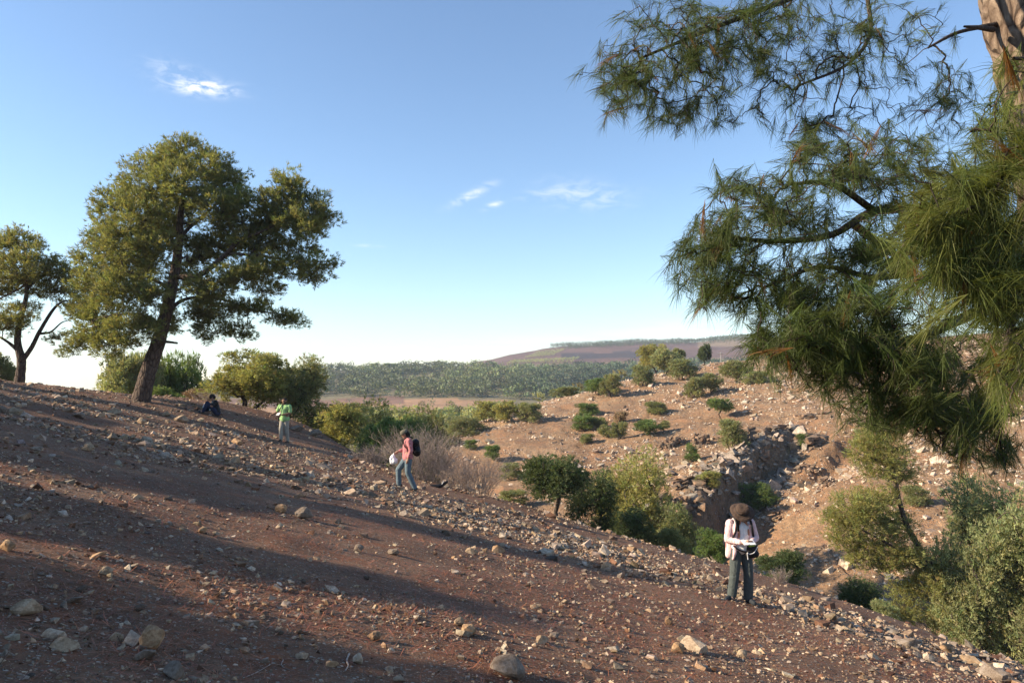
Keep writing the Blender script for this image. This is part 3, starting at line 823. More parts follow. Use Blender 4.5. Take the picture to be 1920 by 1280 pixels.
# ------------------------------------------------------------------ trees built to their own outline
def clump_tree(name, label, foot, wood_paths, clumps, seed, leafmat, tips_per, tuft_per, per, ll, lw, trunk_r, group=None, depth=1.0, rtip=.006, rmax=.16, stub=None):
    """foot: world point. wood_paths: lists of (dx,dy,dz,radius) relative to the foot, first is the trunk.
    clumps: (x,y,z,rx,rz) ellipsoids of foliage relative to the foot"""
    rng = np.random.default_rng(seed); sk = Skeleton(); e = empty(name, foot)
    for i, wp in enumerate(wood_paths):
        P = smooth_path([q[:3] for q in wp], 6); r = (.88 if i == 0 else .68) * np.interp(np.linspace(0, len(wp) - 1, len(P)), np.arange(len(wp)), [q[3] for q in wp])
        V, Q = tube(P, r, 16 if i == 0 else 9, .10, seed + i)
        link('trunk' if i == 0 else 'limb', mesh_np('trunk' if i == 0 else 'limb', V, Q, M_bark, None, True), e)
        sk.path(P[2:] if i == 0 else P, -1, True)
    if stub is not None:
        V, Q = tube(smooth_path([q[:3] for q in stub], 4), np.linspace(stub[0][3], stub[-1][3], 4 * (len(stub) - 1) + 1), 7, .2, 3)
        link('broken_branch', mesh_np('broken_branch', V, Q, M_bark, None, True), e)
    tips, outs = [], []
    for (x, y, z, rx, rz) in clumps:
        n = max(6, int(tips_per * rx * rz)); dv = unit(rng.normal(size=(n, 3))); rr = rng.random((n, 1)) ** .45
        tips.append(np.array([x, y, z]) + dv * rr * np.array([rx, rx * .95, rz]) * .93)
        outs.append(unit(dv * np.array([1, 1, .6]) + np.array([0, 0, .5])))
    tips = np.vstack(tips); outs = np.vstack(outs)
    sk.grow([np.array(c[:3]) - np.array([0, 0, c[4] * .35]) for c in clumps], rng, -.06, .18, 6)
    sk.grow(list(tips), rng, .05, .2, 4)
    WV, WQ = sk.mesh(rtip, rmax, .5, 4)
    link('branches', mesh_np('branches', WV, WQ, M_bark, None, True), e)
    n = len(tips); tp = np.repeat(tips, tuft_per, 0) + unit(rng.normal(size=(n * tuft_per, 3))) * (rng.random((n * tuft_per, 1)) ** .6) * np.array([.42, .42, .28])
    do = np.repeat(outs, tuft_per, 0)
    b = np.repeat(tp, per, 0) + rng.normal(0, .03, (len(tp) * per, 3))
    V, T = leaves(b, np.repeat(do, per, 0), ll, lw, rng, .55)
    col = np.repeat(leaf_col(len(tp), per, rng, .14) * np.repeat(1 + rng.normal(0, .12, n), tuft_per * per)[:, None], 3, 0)
    link('crown', mesh_np('crown', V, T, leafmat, col), e)
    tag(e, label, 'tree', group)
    return e

def rel(foot, px, py, dy=0.0):
    return pix(px, py, foot[1] + dy) - foot

# the big leaning pine on the near slope
f1 = ground(263, 752, 20); f1 = np.array([f1[0], f1[1], f1[2] - .05])
d1 = f1[1]; m1 = mpx(d1)
def wp(foot, *pts): return [tuple(rel(foot, px, py, dy)) + (r,) for (px, py, dy, r) in pts]
W1 = [wp(f1, (262, 770, 0, .50), (265, 748, 0, .43), (277, 700, 0, .36), (297, 640, .1, .32), (312, 585, .2, .28), (326, 520, .2, .24), (335, 460, .1, .20), (338, 410, 0, .15), (345, 350, 0, .09), (346, 290, 0, .04)),
      wp(f1, (328, 520, .2, .2), (375, 515, -.2, .17), (420, 480, -.5, .15), (450, 450, -.7, .12), (500, 430, -.8, .08), (560, 395, -.8, .04)),
      wp(f1, (336, 450, .1, .14), (352, 430, .6, .12), (380, 405, 1.0, .09), (420, 370, 1.2, .05)),
      wp(f1, (332, 480, .1, .14), (318, 440, -.6, .1), (285, 400, -1.0, .07), (250, 370, -1.2, .04)),
      wp(f1, (322, 545, .2, .16), (290, 525, -1.0, .1), (240, 510, -1.6, .07), (190, 505, -1.8, .03)),
      wp(f1, (312, 585, .2, .14), (350, 560, .8, .11), (410, 560, 1.0, .09), (470, 580, 1.0, .06), (535, 590, .8, .03)),
      wp(f1, (305, 610, .1, .12), (265, 590, -1.2, .08), (215, 590, -1.6, .05), (175, 600, -1.6, .03)),
      wp(f1, (430, 475, -.5, .11), (490, 480, -.6, .08), (560, 490, -.5, .05), (610, 490, -.4, .03))]
CL1 = [(345, 288, 0, 38, 30), (300, 305, .5, 40, 32), (395, 315, -.4, 45, 34), (270, 340, -.5, 45, 36), (340, 345, -1.2, 55, 40), (420, 350, .6, 50, 36),
       (215, 385, 0, 36, 28), (265, 400, -1.4, 52, 40), (330, 400, 1.2, 50, 36), (450, 385, -.5, 48, 30), (400, 390, -1.2, 40, 30), (190, 430, .4, 30, 26),
       (230, 455, -1.4, 52, 42), (180, 480, 0, 40, 34), (290, 470, -1.6, 42, 36), (545, 350, -.5, 34, 30), (520, 385, -.6, 45, 30), (585, 390, -.4, 40, 30),
       (560, 425, -.8, 50, 28), (610, 420, 0, 26, 24), (500, 430, .4, 40, 24), (600, 492, -.3, 34, 14), (550, 500, -.5, 40, 20), (500, 500, -.8, 45, 26), (590, 520, .2, 30, 12),
       (450, 510, -1.2, 46, 24), (400, 530, -1.4, 44, 26), (365, 470, 1.4, 40, 30), (175, 540, -.4, 42, 40), (230, 540, -1.6, 48, 42), (280, 550, -1.6, 36, 34), (185, 600, -.6, 44, 36),
       (240, 610, -1.6, 42, 34), (210, 645, -1.0, 36, 22), (160, 640, .2, 26, 18), (280, 612, -1.2, 24, 22), (150, 570, .3, 20, 30), (420, 580, .9, 36, 22), (470, 575, 1.0, 36, 18), (520, 592, .9, 38, 15),
       (550, 600, .8, 24, 11), (400, 615, 1.0, 30, 22), (450, 620, .9, 26, 16), (370, 590, .9, 30, 24), (345, 520, 1.4, 36, 30), (470, 470, .6, 40, 22), (130, 655, .5, 14, 12), (440, 430, .8, 44, 28), (480, 452, -.2, 42, 26), (560, 462, .3, 44, 18), (410, 460, 1.0, 40, 30), (500, 540, .3, 36, 14), (385, 560, -.6, 34, 22), (310, 600, 1.0, 28, 24), (520, 410, .8, 36, 26), (300, 430, 1.2, 44, 36), (255, 500, 1.3, 44, 36)]
def clumps_from(foot, L): 
    mm = mpx(foot[1]); return [tuple(rel(foot, px, py, dy)) + (rx * mm * 1.13, ry * mm * 1.18) for (px, py, dy, rx, ry) in L]
pine1 = clump_tree('pine_tree', 'big leaning pine with a broad crown, tallest tree on the left slope', f1, W1, clumps_from(f1, CL1), 101, L_pine, 56, 14, 8, .17, .0165, .4,
                   stub=wp(f1, (300, 640, .05, .07), (315, 641, -.3, .055), (332, 643, -.5, .045)))
# the forked pine at the left edge
f2 = pix(37, 716, 33.0); f2[2] = H(f2[0], f2[1]) - .05
W2 = [wp(f2, (35, 728, 0, .26), (38, 705, 0, .22), (40, 675, 0, .20), (33, 640, 0, .16), (38, 600, 0, .13), (50, 550, 0, .1), (45, 500, 0, .06), (50, 450, 0, .03)),
      wp(f2, (42, 676, 0, .16), (60, 650, .1, .14), (75, 620, .2, .12), (100, 580, .2, .09), (118, 565, .2, .06), (132, 563, .2, .03)),
      wp(f2, (72, 626, .2, .09), (95, 622, .1, .06), (115, 605, 0, .04), (130, 600, 0, .025)),
      wp(f2, (36, 660, 0, .12), (20, 645, -.2, .1), (5, 635, -.3, .07), (-30, 615, -.4, .04)),
      wp(f2, (46, 535, 0, .08), (20, 550, .3, .05), (-15, 565, .5, .03)),
      wp(f2, (48, 545, 0, .08), (75, 520, .3, .06), (110, 505, .4, .03))]
CL2 = [(40, 450, 0, 34, 24), (5, 465, .4, 36, 28), (70, 480, -.4, 32, 24), (20, 500, -1, 50, 30), (75, 515, .5, 38, 24), (110, 500, 0, 30, 22), (-30, 500, 0, 40, 34), (120, 530, .4, 26, 20),
       (90, 545, .4, 32, 18), (35, 530, .8, 34, 18), (-10, 545, .6, 30, 16), (20, 595, -.8, 26, 18), (55, 575, .4, 26, 14), (5, 615, -.6, 26, 16), (-25, 590, 0, 30, 24), (112, 628, .2, 18, 10), (125, 570, .3, 18, 10), (40, 600, -.7, 18, 14)]
clump_tree('pine_tree', 'forked pine with two bare trunks at the left edge', f2, W2, clumps_from(f2, CL2), 102, L_pine, 50, 13, 8, .17, .0165, .25, rtip=.005)
# smaller tree half hidden at the left edge
plant('small_tree', 'small dark tree at the left edge behind the forked pine', 'tree', -8, 655, 70, 'tree', L_olive, d=44)

# unseen shrubs and slim trees added at left to cast the foreground shade
def copy_tree(src, loc, rz, sc, label):
    e = src.copy(); COL.objects.link(e); e.location = loc; e.rotation_euler = (0, 0, rz); e.scale = (sc, sc, sc)
    e['label'] = label
    for ch in list(src.children):
        c = ch.copy(); COL.objects.link(c); c.parent = e
    return e
ORD = ['first', 'second', 'third', 'fourth', 'fifth', 'sixth', 'seventh', 'eighth', 'ninth', 'tenth']
for i, (x, y, rz, sc) in enumerate(SHADE):
    copy_tree(pine1, (x, y, H(x, y) - .05), rz, sc, '%s pine from the camera beyond the left edge of the picture' % ORD[i])
for i, (x, y, w, h, kind) in enumerate(SHADE_PLANTS):
    sm, cm = bush_meshes(kind, i, 'near', L_olive, M_twig)
    e = empty('shrub' if kind == 'round' else 'slim_shade_tree', (x, y, H(x, y) - .05), i * 1.3, (w, w, h)); link('stems' if kind == 'round' else 'trunk', sm, e); link('crown', cm, e)
    tag(e, '%s %s from the camera, added unseen beyond the left edge to cast shade' % (ORD[i if kind == 'round' else i - 7], 'shrub' if kind == 'round' else 'slim tree'), 'shrub' if kind == 'round' else 'tree')

# ------------------------------------------------------------------ trees and shrubs of the middle distance
PL = [  # name, label, category, px, top, width, kind, material, base row or None, depth or None
    ('bushy_tree', 'large yellow green tree standing behind the man in green', 'tree', 470, 648, 150, 'multi', L_yellow, None, 41),
    ('bushy_tree', 'darker right half of the tree clump behind the man in green', 'tree', 560, 655, 125, 'multi', L_olive, None, 43),
    ('bushy_tree', 'leafy tree right of the leaning pine trunk against the sky', 'tree', 345, 662, 105, 'tree', L_green, None, 50),
    ('thin_tree', 'sparse feathery tree behind the leaning pine trunk', 'tree', 250, 648, 120, 'tree', L_pale, None, 47),
    ('shrub', 'low green hedge like shrub at the foot of the sky behind the leaning pine', 'shrub', 312, 724, 80, 'round', L_green, None, 43),
    ('shrub', 'low brownish shrub left of the seated person', 'shrub', 372, 722, 50, 'round', L_dry, None, 42),
    ('bushy_tree', 'olive tree at the left of the clump behind the dry thicket', 'tree', 640, 752, 110, 'multi', L_yellow, None, 40),
    ('bushy_tree', 'tallest yellow green tree of the clump behind the dry thicket', 'tree', 735, 737, 120, 'multi', L_yellow, None, 45),
    ('bushy_tree', 'darker tree at the right of the clump behind the dry thicket', 'tree', 795, 748, 100, 'multi', L_olive, None, 43),
    ('shrub', 'feathery bright green shrub behind the head of the man in pink', 'shrub', 740, 772, 140, 'round', L_green, None, 36),
    ('shrub', 'olive shrub low down right behind the dry thicket', 'shrub', 838, 808, 60, 'round', L_olive, 836, None),
    ('shrub', 'broad pale shrub above the small round ones left of the hillside', 'shrub', 872, 780, 72, 'round', L_olive, 815, None),
    ('shrub', 'smallest round shrub on the left foot of the hillside', 'shrub', 884, 824, 26, 'round', L_green, 843, None),
    ('shrub', 'round shrub casting a shadow on the left foot of the hillside', 'shrub', 926, 834, 32, 'round', L_green, 862, None),
    ('shrub', 'shrub on the left end of the ridge line', 'shrub', 915, 752, 50, 'round', L_yellow, 790, None),
    ('bushy_tree', 'olive tree second on the left end of the ridge', 'tree', 950, 748, 52, 'multi', L_yellow, 792, None),
    ('shrub', 'dense shrub with a dark shadow at the left end of the ridge', 'shrub', 990, 755, 48, 'round', L_olive, 792, None),
    ('shrub', 'grey green shrub peeping over the ridge left of the stemmed trees', 'shrub', 1058, 722, 50, 'round', L_olive, None, 118),
    ('bushy_tree', 'left one of two stemmed olive trees on the ridge', 'tree', 1120, 706, 46, 'multi', L_green, 741, None),
    ('bushy_tree', 'right one of two stemmed olive trees on the ridge', 'tree', 1147, 700, 42, 'multi', L_olive, 743, None),
    ('bushy_tree', 'dark small tree left of the tall ridge clump', 'tree', 1203, 684, 42, 'multi', L_olive, 725, None),
    ('bushy_tree', 'tallest yellow green tree of the ridge clump', 'tree', 1228, 640, 62, 'tall', L_yellow, None, 124),
    ('bushy_tree', 'pale rounded tree in front of the tall ridge clump', 'tree', 1248, 655, 52, 'multi', L_pale, None, 120),
    ('bushy_tree', 'slim brownish tree behind the right of the ridge clump', 'tree', 1272, 648, 30, 'tall', L_olive, None, 128),
    ('bushy_tree', 'round dark olive tree at the right of the ridge clump', 'tree', 1276, 672, 56, 'multi', L_olive, 712, None),
    ('cypress', 'single dark columnar tree right of the ridge clump', 'tree', 1321, 636, 34, 'cypress', L_dark, None, 128),
    ('bushy_tree', 'wide two stemmed olive tree with a long shadow below the columnar tree', 'tree', 1305, 706, 42, 'multi', L_olive, 747, None),
    ('bushy_tree', 'right companion of the wide two stemmed olive tree', 'tree', 1333, 700, 40, 'multi', L_olive, 738, None),
    ('bushy_tree', 'stemmed tree on the slope under the pine branch tip', 'tree', 1380, 676, 56, 'multi', L_olive, 718, None),
    ('shrub', 'greyish shrub right of the stemmed tree under the pine branch', 'shrub', 1416, 692, 42, 'round', L_pale, 720, None),
    ('shrub', 'upper one of the green pair on the left hillside', 'shrub', 1103, 752, 42, 'round', L_green, 778, None),
    ('shrub', 'lower one of the green pair on the left hillside', 'shrub', 1097, 772, 46, 'multi', L_green, 808, None),
    ('shrub', 'grey olive shrub right beside the lower green one', 'shrub', 1125, 782, 28, 'round', L_olive, 804, None),
    ('dead_shrub', 'leafless grey shrub on the left hillside above two round ones', 'shrub', 1163, 768, 26, 'round', L_dry, 792, None),
    ('shrub', 'round olive shrub, right one of two below the leafless shrub', 'shrub', 1161, 790, 32, 'multi', L_olive, 822, None),
    ('shrub', 'round olive shrub, left one of two below the leafless shrub', 'shrub', 1135, 796, 28, 'round', L_olive, 820, None),
    ('shrub', 'lowest small shrub of the cluster on the left hillside', 'shrub', 1100, 810, 26, 'round', L_olive, 831, None),
    ('shrub', 'lone round shrub in the middle of the upper hillside', 'shrub', 1232, 749, 40, 'round', L_olive, 776, None),
    ('shrub', 'wide low green shrub above the rocky ledge', 'shrub', 1212, 787, 52, 'multi', L_green, 816, None),
    ('shrub', 'small shrub at the right end of the wide low green one', 'shrub', 1246, 788, 24, 'round', L_olive, 808, None),
    ('bushy_tree', 'small lollipop tree with a clear dark shadow on the upper hillside', 'tree', 1350, 742, 40, 'tree', L_green, 784, None),
    ('bushy_tree', 'olive tree leaning over the top of the shadowed cliff', 'tree', 1370, 785, 52, 'multi', L_olive, 842, None),
    ('shrub', 'small green shrub on the rock left of the cliff', 'shrub', 1298, 830, 28, 'round', L_green, 866, None),
    ('shrub', 'yellowish shrub growing from the face of the lower cliff', 'shrub', 1328, 878, 44, 'round', L_yellow, 914, None),
    ('shrub', 'small green shrub left of the dark rock ledge', 'shrub', 1505, 808, 26, 'round', L_green, 838, None),
    ('shrub', 'bright green bush on the bare slope above the hat', 'shrub', 1413, 904, 78, 'round', L_green, 958, None),
    ('round_tree', 'dark round tree with a bare stem on the brow at centre', 'tree', 1045, 851, 125, 'tree', L_dark, None, 25.5),
    ('round_tree', 'dark tree leaning right behind the dark round tree', 'tree', 1108, 868, 100, 'multi', L_dark, None, 28.5),
    ('bushy_tree', 'pale yellow green tree in the gully right of the dark round tree', 'tree', 1185, 828, 150, 'round', L_yellow, None, 42),
    ('shrub', 'dark green bush on the brow below the pale tree', 'shrub', 1185, 942, 82, 'round', L_dark, None, 27),
    ('shrub', 'brownish olive bush in the gully left of the cliff', 'shrub', 1262, 928, 96, 'round', L_olive, None, 40),
    ('shrub', 'low olive bush on the brow right of the dark bush', 'shrub', 1255, 985, 70, 'round', L_olive, None, 26.5),
    ('shrub', 'round green bush left of the person in the hat', 'shrub', 1335, 994, 66, 'multi', L_green, None, 23.5),
    ('shrub', 'dark green bush on the brow right of the person in the hat', 'shrub', 1452, 1030, 92, 'round', L_dark, None, 22.5),
    ('shrub', 'small grey green shrub left of the dark round tree', 'shrub', 955, 868, 44, 'round', L_olive, 898, None),
    ('shrub', 'low shrub under the left side of the dark round tree', 'shrub', 965, 918, 56, 'round', L_olive, 948, None),
    ('shrub', 'large pale bush at the right edge beyond the brow', 'shrub', 1862, 893, 190, 'round', L_pale, None, 31),
    ('shrub', 'pale bush in front of the large one at the right edge', 'shrub', 1800, 960, 130, 'round', L_pale, None, 30),
    ('shrub', 'pale bush cut by the right edge below the hanging branches', 'shrub', 1935, 940, 170, 'round', L_pale, None, 29),
    ('shrub', 'dark low shrub beside a round shadow beyond the brow', 'shrub', 1605, 1078, 84, 'round', L_dark, None, 23),
    ('shrub', 'small silvery shrub on the brow right of the dark low shrub', 'shrub', 1648, 1122, 44, 'round', L_pale, None, 19.5),
    ('shrub', 'grey green shrub on the slope behind the leaning gully pine', 'shrub', 1720, 905, 46, 'round', L_olive, 948, None),
    ('shrub', 'small shrub on the hillside under the hanging pine branches', 'shrub', 1770, 760, 70, 'round', L_olive, 800, None),
]
for (nm, lab, cat, px, top, w, kind, mat, base, d) in PL:
    plant(nm, lab, cat, px, top, w, kind, mat, base=base, d=d, dmin=33 if (base and px > 820) else None)

# the leaning pine that grows in the gully at lower right
f3 = np.array([0, 30.5, 0.]); q = pix(1843, 1190, 30.5); f3 = np.array([q[0], 30.5, H(q[0], 30.5) - .05])
W3 = [wp(f3, (1846, 1215, 0, .22), (1835, 1180, 0, .17), (1800, 1130, 0, .15), (1760, 1080, 0, .14), (1720, 1020, .1, .13), (1695, 970, .1, .11), (1678, 900, .1, .09), (1668, 850, .1, .07), (1655, 800, 0, .04)),
      wp(f3, (1745, 1060, 0, .1), (1700, 1040, -.3, .08), (1650, 1010, -.5, .06), (1600, 985, -.6, .03)),
      wp(f3, (1700, 985, .1, .08), (1650, 970, .3, .06), (1590, 960, .4, .03)),
      wp(f3, (1675, 880, .1, .06), (1640, 860, -.2, .05), (1610, 850, -.3, .03))]
CL3 = [(1650, 812, 0, 36, 22), (1625, 840, .3, 36, 24), (1675, 850, -.2, 34, 24), (1645, 875, 0, 36, 20), (1690, 890, .3, 26, 22), (1600, 945, -.4, 40, 20), (1645, 935, .2, 40, 22), (1580, 975, 0, 38, 22), (1625, 970, -.6, 44, 26), (1670, 985, .4, 40, 28),
       (1585, 1010, .3, 30, 20), (1630, 1020, .4, 36, 20), (1605, 1045, 0, 22, 16), (1690, 1030, -.4, 36, 26), (1660, 1060, .2, 34, 20), (1720, 1060, .3, 34, 26), (1745, 1100, -.2, 34, 24), (1700, 1110, .3, 32, 20), (1790, 1140, .2, 34, 20), (1690, 1150, 0, 34, 16), (1760, 1160, .3, 26, 14), (1820, 1160, 0, 18, 14)]
clump_tree('pine_tree', 'slender pine leaning left out of the gully at lower right', f3, W3, clumps_from(f3, CL3), 103, L_yellow, 85, 10, 8, .15, .014, .2, rtip=.004)

# ------------------------------------------------------------------ dry thicket and grass
def twig_bush(name, label, cat, px, top, w, d, n, seed, mat=None, r=.006, base=None):
    rng = np.random.default_rng(seed)
    if base is not None: g = ground(px, base, 4); d = g[1]
    else:
        p = pix(px, 700, d); g = np.array([p[0], d, H(p[0], d)])
    W = w * mpx(d); Hh = pix(px, top, d)[2] - g[2]; A, B, ra, rb = [], [], [], []
    for i in range(n):
        a = rng.random() * 6.283; rad = math.sqrt(rng.random()) * .5; fx, fy = math.cos(a) * rad * W, math.sin(a) * rad * W * .6
        p = np.array([fx * .55, fy * .55, H(g[0] + fx * .55, g[1] + fy * .55) - g[2] - .05]); hh = Hh * (1 - .55 * rad * rad * 2) * rng.uniform(.6, 1.08)
        t = np.array([fx + rng.normal(0, .1 * W), fy + rng.normal(0, .1 * W), hh]); q0 = p; prev = None
        for k in range(1, 5):
            f = k / 4; q = p + (t - p) * np.array([f ** 1.4, f ** 1.4, f ** .85]) + rng.normal(0, .05 * Hh, 3) * (k < 4)
            A.append(q0); B.append(q); ra.append(r * (1.25 - .22 * k)); rb.append(r * (1.05 - .22 * k))
            if k > 1:
                for _ in range(3):
                    e = q + unit(rng.normal(size=3) + np.array([0, 0, .7])) * Hh * rng.uniform(.08, .24)
                    A.append(q0 + (q - q0) * rng.random()); B.append(e); ra.append(r * .55); rb.append(r * .25)
            q0 = q
    V, Q = frusta(A, B, ra, rb, 3)
    o = link(name, mesh_np(name, V, Q, mat or M_drytwig), loc=g)
    return tag(o, label, cat)
twig_bush('dry_thicket', 'tall leafless grey brown thicket right behind the man in pink', 'thicket', 790, 802, 170, 27.5, 260, 61)
twig_bush('dry_thicket', 'lower leafless thicket trailing right along the brow', 'thicket', 880, 852, 150, 27.0, 200, 62)
twig_bush('dry_thicket', 'leafless thicket low down left of the man in pink', 'thicket', 700, 832, 90, 30, 110, 63)
twig_bush('dry_thicket', 'thin dead shrub left of the seated person', 'thicket', 385, 735, 60, 37, 70, 64)
GR = [(1465, 1094, 1064, 40, 'straw coloured grass tuft on the brow right of the person in the hat'), (640, 915, 903, 14, 'small rusty grass tuft left of the man in pink'),
      (922, 960, 945, 16, 'small straw tuft on the brow at centre'), (1645, 1218, 1172, 7, 'thin dry stalk standing in the lit strip at lower right'), (1895, 1262, 1245, 12, 'thin dry stalk at the bottom right corner')]
for i, (px, base, top, w, lab) in enumerate(GR):
    twig_bush('grass_tuft' if w > 10 else 'dry_stalk', lab, 'grass', px, top, w, None, 60 if i == 0 else (14 if w > 10 else 2), 70 + i, L_dry if False else M_drytwig, .004, base)
# sticks lying about
def stick(label, pts, r, mat=None):
    P = []
    for (px, py) in pts:
        g = ground(px, py, 1.5, 60); P.append(g + np.array([0, 0, r * 1.2]))
    P = smooth_path(P, 5); o = P[0].copy(); V, Q = tube(P - o, np.linspace(r, r * .55, len(P)), 6, .1, 5)
    tag(link('stick', mesh_np('stick', V, Q, mat or M_drytwig, None, True), loc=o), label, 'stick')
stick('curved pale stick near the bottom left of centre', [(655, 1228), (650, 1240), (653, 1250), (647, 1260)], .008)
stick('thin curled pale twig left of the curved stick', [(531, 1238), (528, 1248), (540, 1256), (552, 1258)], .004)
stick('long thin twig on the shaded ground at lower centre', [(455, 1272), (480, 1262), (510, 1245)], .004)
stick('dark dead branch lying across the thicket foot', [(915, 893), (900, 905), (880, 920)], .03, M_twig)
stick('dark bare branch rising behind the knees of the man in pink', [(785, 888), (800, 880), (815, 874)], .025, M_twig)

# ------------------------------------------------------------------ cliff blocks on the opposite hillside
def outcrops():
    rng = np.random.default_rng(77)
    for (px, py, w, h, k, lab) in (
            (1262, 948, 74, 44, 2, 'pale lower cliff block at the foot of the gully'), (1292, 946, 66, 34, 5, 'broad tan block in the shadowed lower cliff'),
            (1300, 905, 90, 26, 0, 'dark weathered ledge along the top of the lower cliff'), 
            (1440, 812, 88, 30, 1, 'grey limestone cap on the upper cliff'), (1400, 822, 40, 26, 2, 'pale knob left of the upper cliff cap'),
            (1425, 850, 70, 34, 5, 'tan rock face below the upper cliff cap'), (1545, 826, 84, 26, 3, 'dark grey ledge right of the small green shrub'),
            (1275, 828, 44, 24, 2, 'square grey rock left of the cliff olive tree'), (1318, 824, 42, 28, 4, 'rounded rock with an orange stain left of the cliff olive tree'),
            (1248, 836, 30, 18, 1, 'small grey rock at the left end of the rocky ledge'), (1470, 965, 50, 16, 0, 'low pale rock in the shadow of the bright green bush'),
            (1560, 903, 40, 18, 2, 'pale rock in the middle of the bare slope'), (1515, 878, 44, 16, 0, 'flat pale outcrop upslope on the bare slope'),
            (1625, 790, 60, 14, 3, 'long flat ledge under the hanging pine branches'), (1540, 780, 70, 12, 3, 'long pale ledge near the top of the hillside')):
        g = ground(px, py + h * .35, 33); d = g[1]; W = w * mpx(d) * .85; Hh = h * mpx(d) * .72
        n = 44; lay = rng.integers(0, 5, n); S = np.stack([rng.uniform(.14, .42, n) * W, rng.uniform(.2, .42, n) * W * .6, rng.uniform(.18, .48, n) * Hh], -1)
        ctr = np.stack([rng.uniform(-.45, .45, n) * W, rng.uniform(-.22, .3, n) * W * .6 + lay * .07 * W, (lay - 1.3) * .22 * Hh + rng.normal(0, .09, n) * Hh], -1); Vs, Ts, Cs, off = [], [], [], 0
        for b_ in range(n):
            v, t = (SB + SV)[int(rng.integers(0, len(SB) + len(SV)))]; v = v / (v.max(0) - v.min(0)) * S[b_]; a = rng.normal(0, .5); ca, sa = math.cos(a), math.sin(a)
            v = v @ np.array([[ca, -sa, 0], [sa, ca, 0], [0, 0, 1]]).T; v[:, 2] += v[:, 0] * rng.normal(.18, .22) + v[:, 1] * rng.normal(0, .25); Vs.append(v + ctr[b_]); Ts.append(t + off); off += len(v); Cs.append(np.ones((len(v), 3)) * rng.uniform(.78, 1.08))
        V, T, Cc = np.vstack(Vs), np.vstack(Ts), np.vstack(Cs)
        o = link('rock_outcrop', mesh_np('rock_outcrop', V, T, M_cliff, Cc), loc=(g[0], g[1] + W * .12, g[2] + Hh * .12), rz=rng.normal(0, .2))
        tag(o, lab, 'rock')
def sub(V, T):
    bm = bmesh.new(); vs_ = [bm.verts.new(v) for v in V]
    for t in T: bm.faces.new([vs_[i] for i in t])
    bmesh.ops.subdivide_edges(bm, edges=list(bm.edges), cuts=1, use_grid_fill=True); bmesh.ops.triangulate(bm, faces=bm.faces); bm.verts.index_update()
    V = np.array([v.co[:] for v in bm.verts]); T = np.array([[v.index for v in f.verts] for f in bm.faces]); bm.free(); return V, T
outcrops()

# ------------------------------------------------------------------ far woods, groves, crest trees
def far_tree_variant(rng, n):
    C = rng.normal(0, 1, (6, 3)) * np.array([.22, .22, .16]) + np.array([0, 0, .55]); w = rng.integers(0, 6, n)
    dv = unit(rng.normal(size=(n, 3)) + np.array([0, 0, .3])); p = C[w] + dv * .26 * rng.uniform(.75, 1.05, (n, 1))
    V, T = leaves(p, dv, .17, .085, rng, 1.3); c = np.repeat(np.clip(1 + rng.normal(0, .12, (n, 1)), .4, 1.6), 3, 0); return V, T, c
def far_wood(name, label, P, S, mat, seed, n=46, tint=None):
    rng = np.random.default_rng(seed); var = [far_tree_variant(rng, n) for _ in range(6)]; w = rng.integers(0, 6, len(P)); Vs, Ts, Cs, off = [], [], [], 0
    for k in range(6):
        ids = np.where(w == k)[0]
        if not len(ids): continue
        v, t, c = var[k]; W = v[None] * S[ids][:, None, :] + P[ids][:, None, :]
        b = np.clip(1 + rng.normal(0, .3, (len(ids), 1, 1)) + rng.normal(0, .06, (len(ids), 1, 3)), .4, 1.7)
        if tint is not None: b = b * tint[ids][:, None, :]
        Vs.append(W.reshape(-1, 3)); Ts.append((t[None] + (np.arange(len(ids)) * len(v))[:, None, None] + off).reshape(-1, 3)); Cs.append((c[None] * b).reshape(-1, 3)); off += len(ids) * len(v)
    tag(link(name, mesh_np(name, np.vstack(Vs), np.vstack(Ts), mat, np.vstack(Cs))), label, 'woods', kind='stuff')
def pts_px(n, x0, x1, d0, d1, rng):
    px = rng.uniform(x0, x1, n); d = np.sqrt(rng.uniform(d0 ** 2, d1 ** 2, n)); x = (px - 960) / FPX * d; return px, x, d
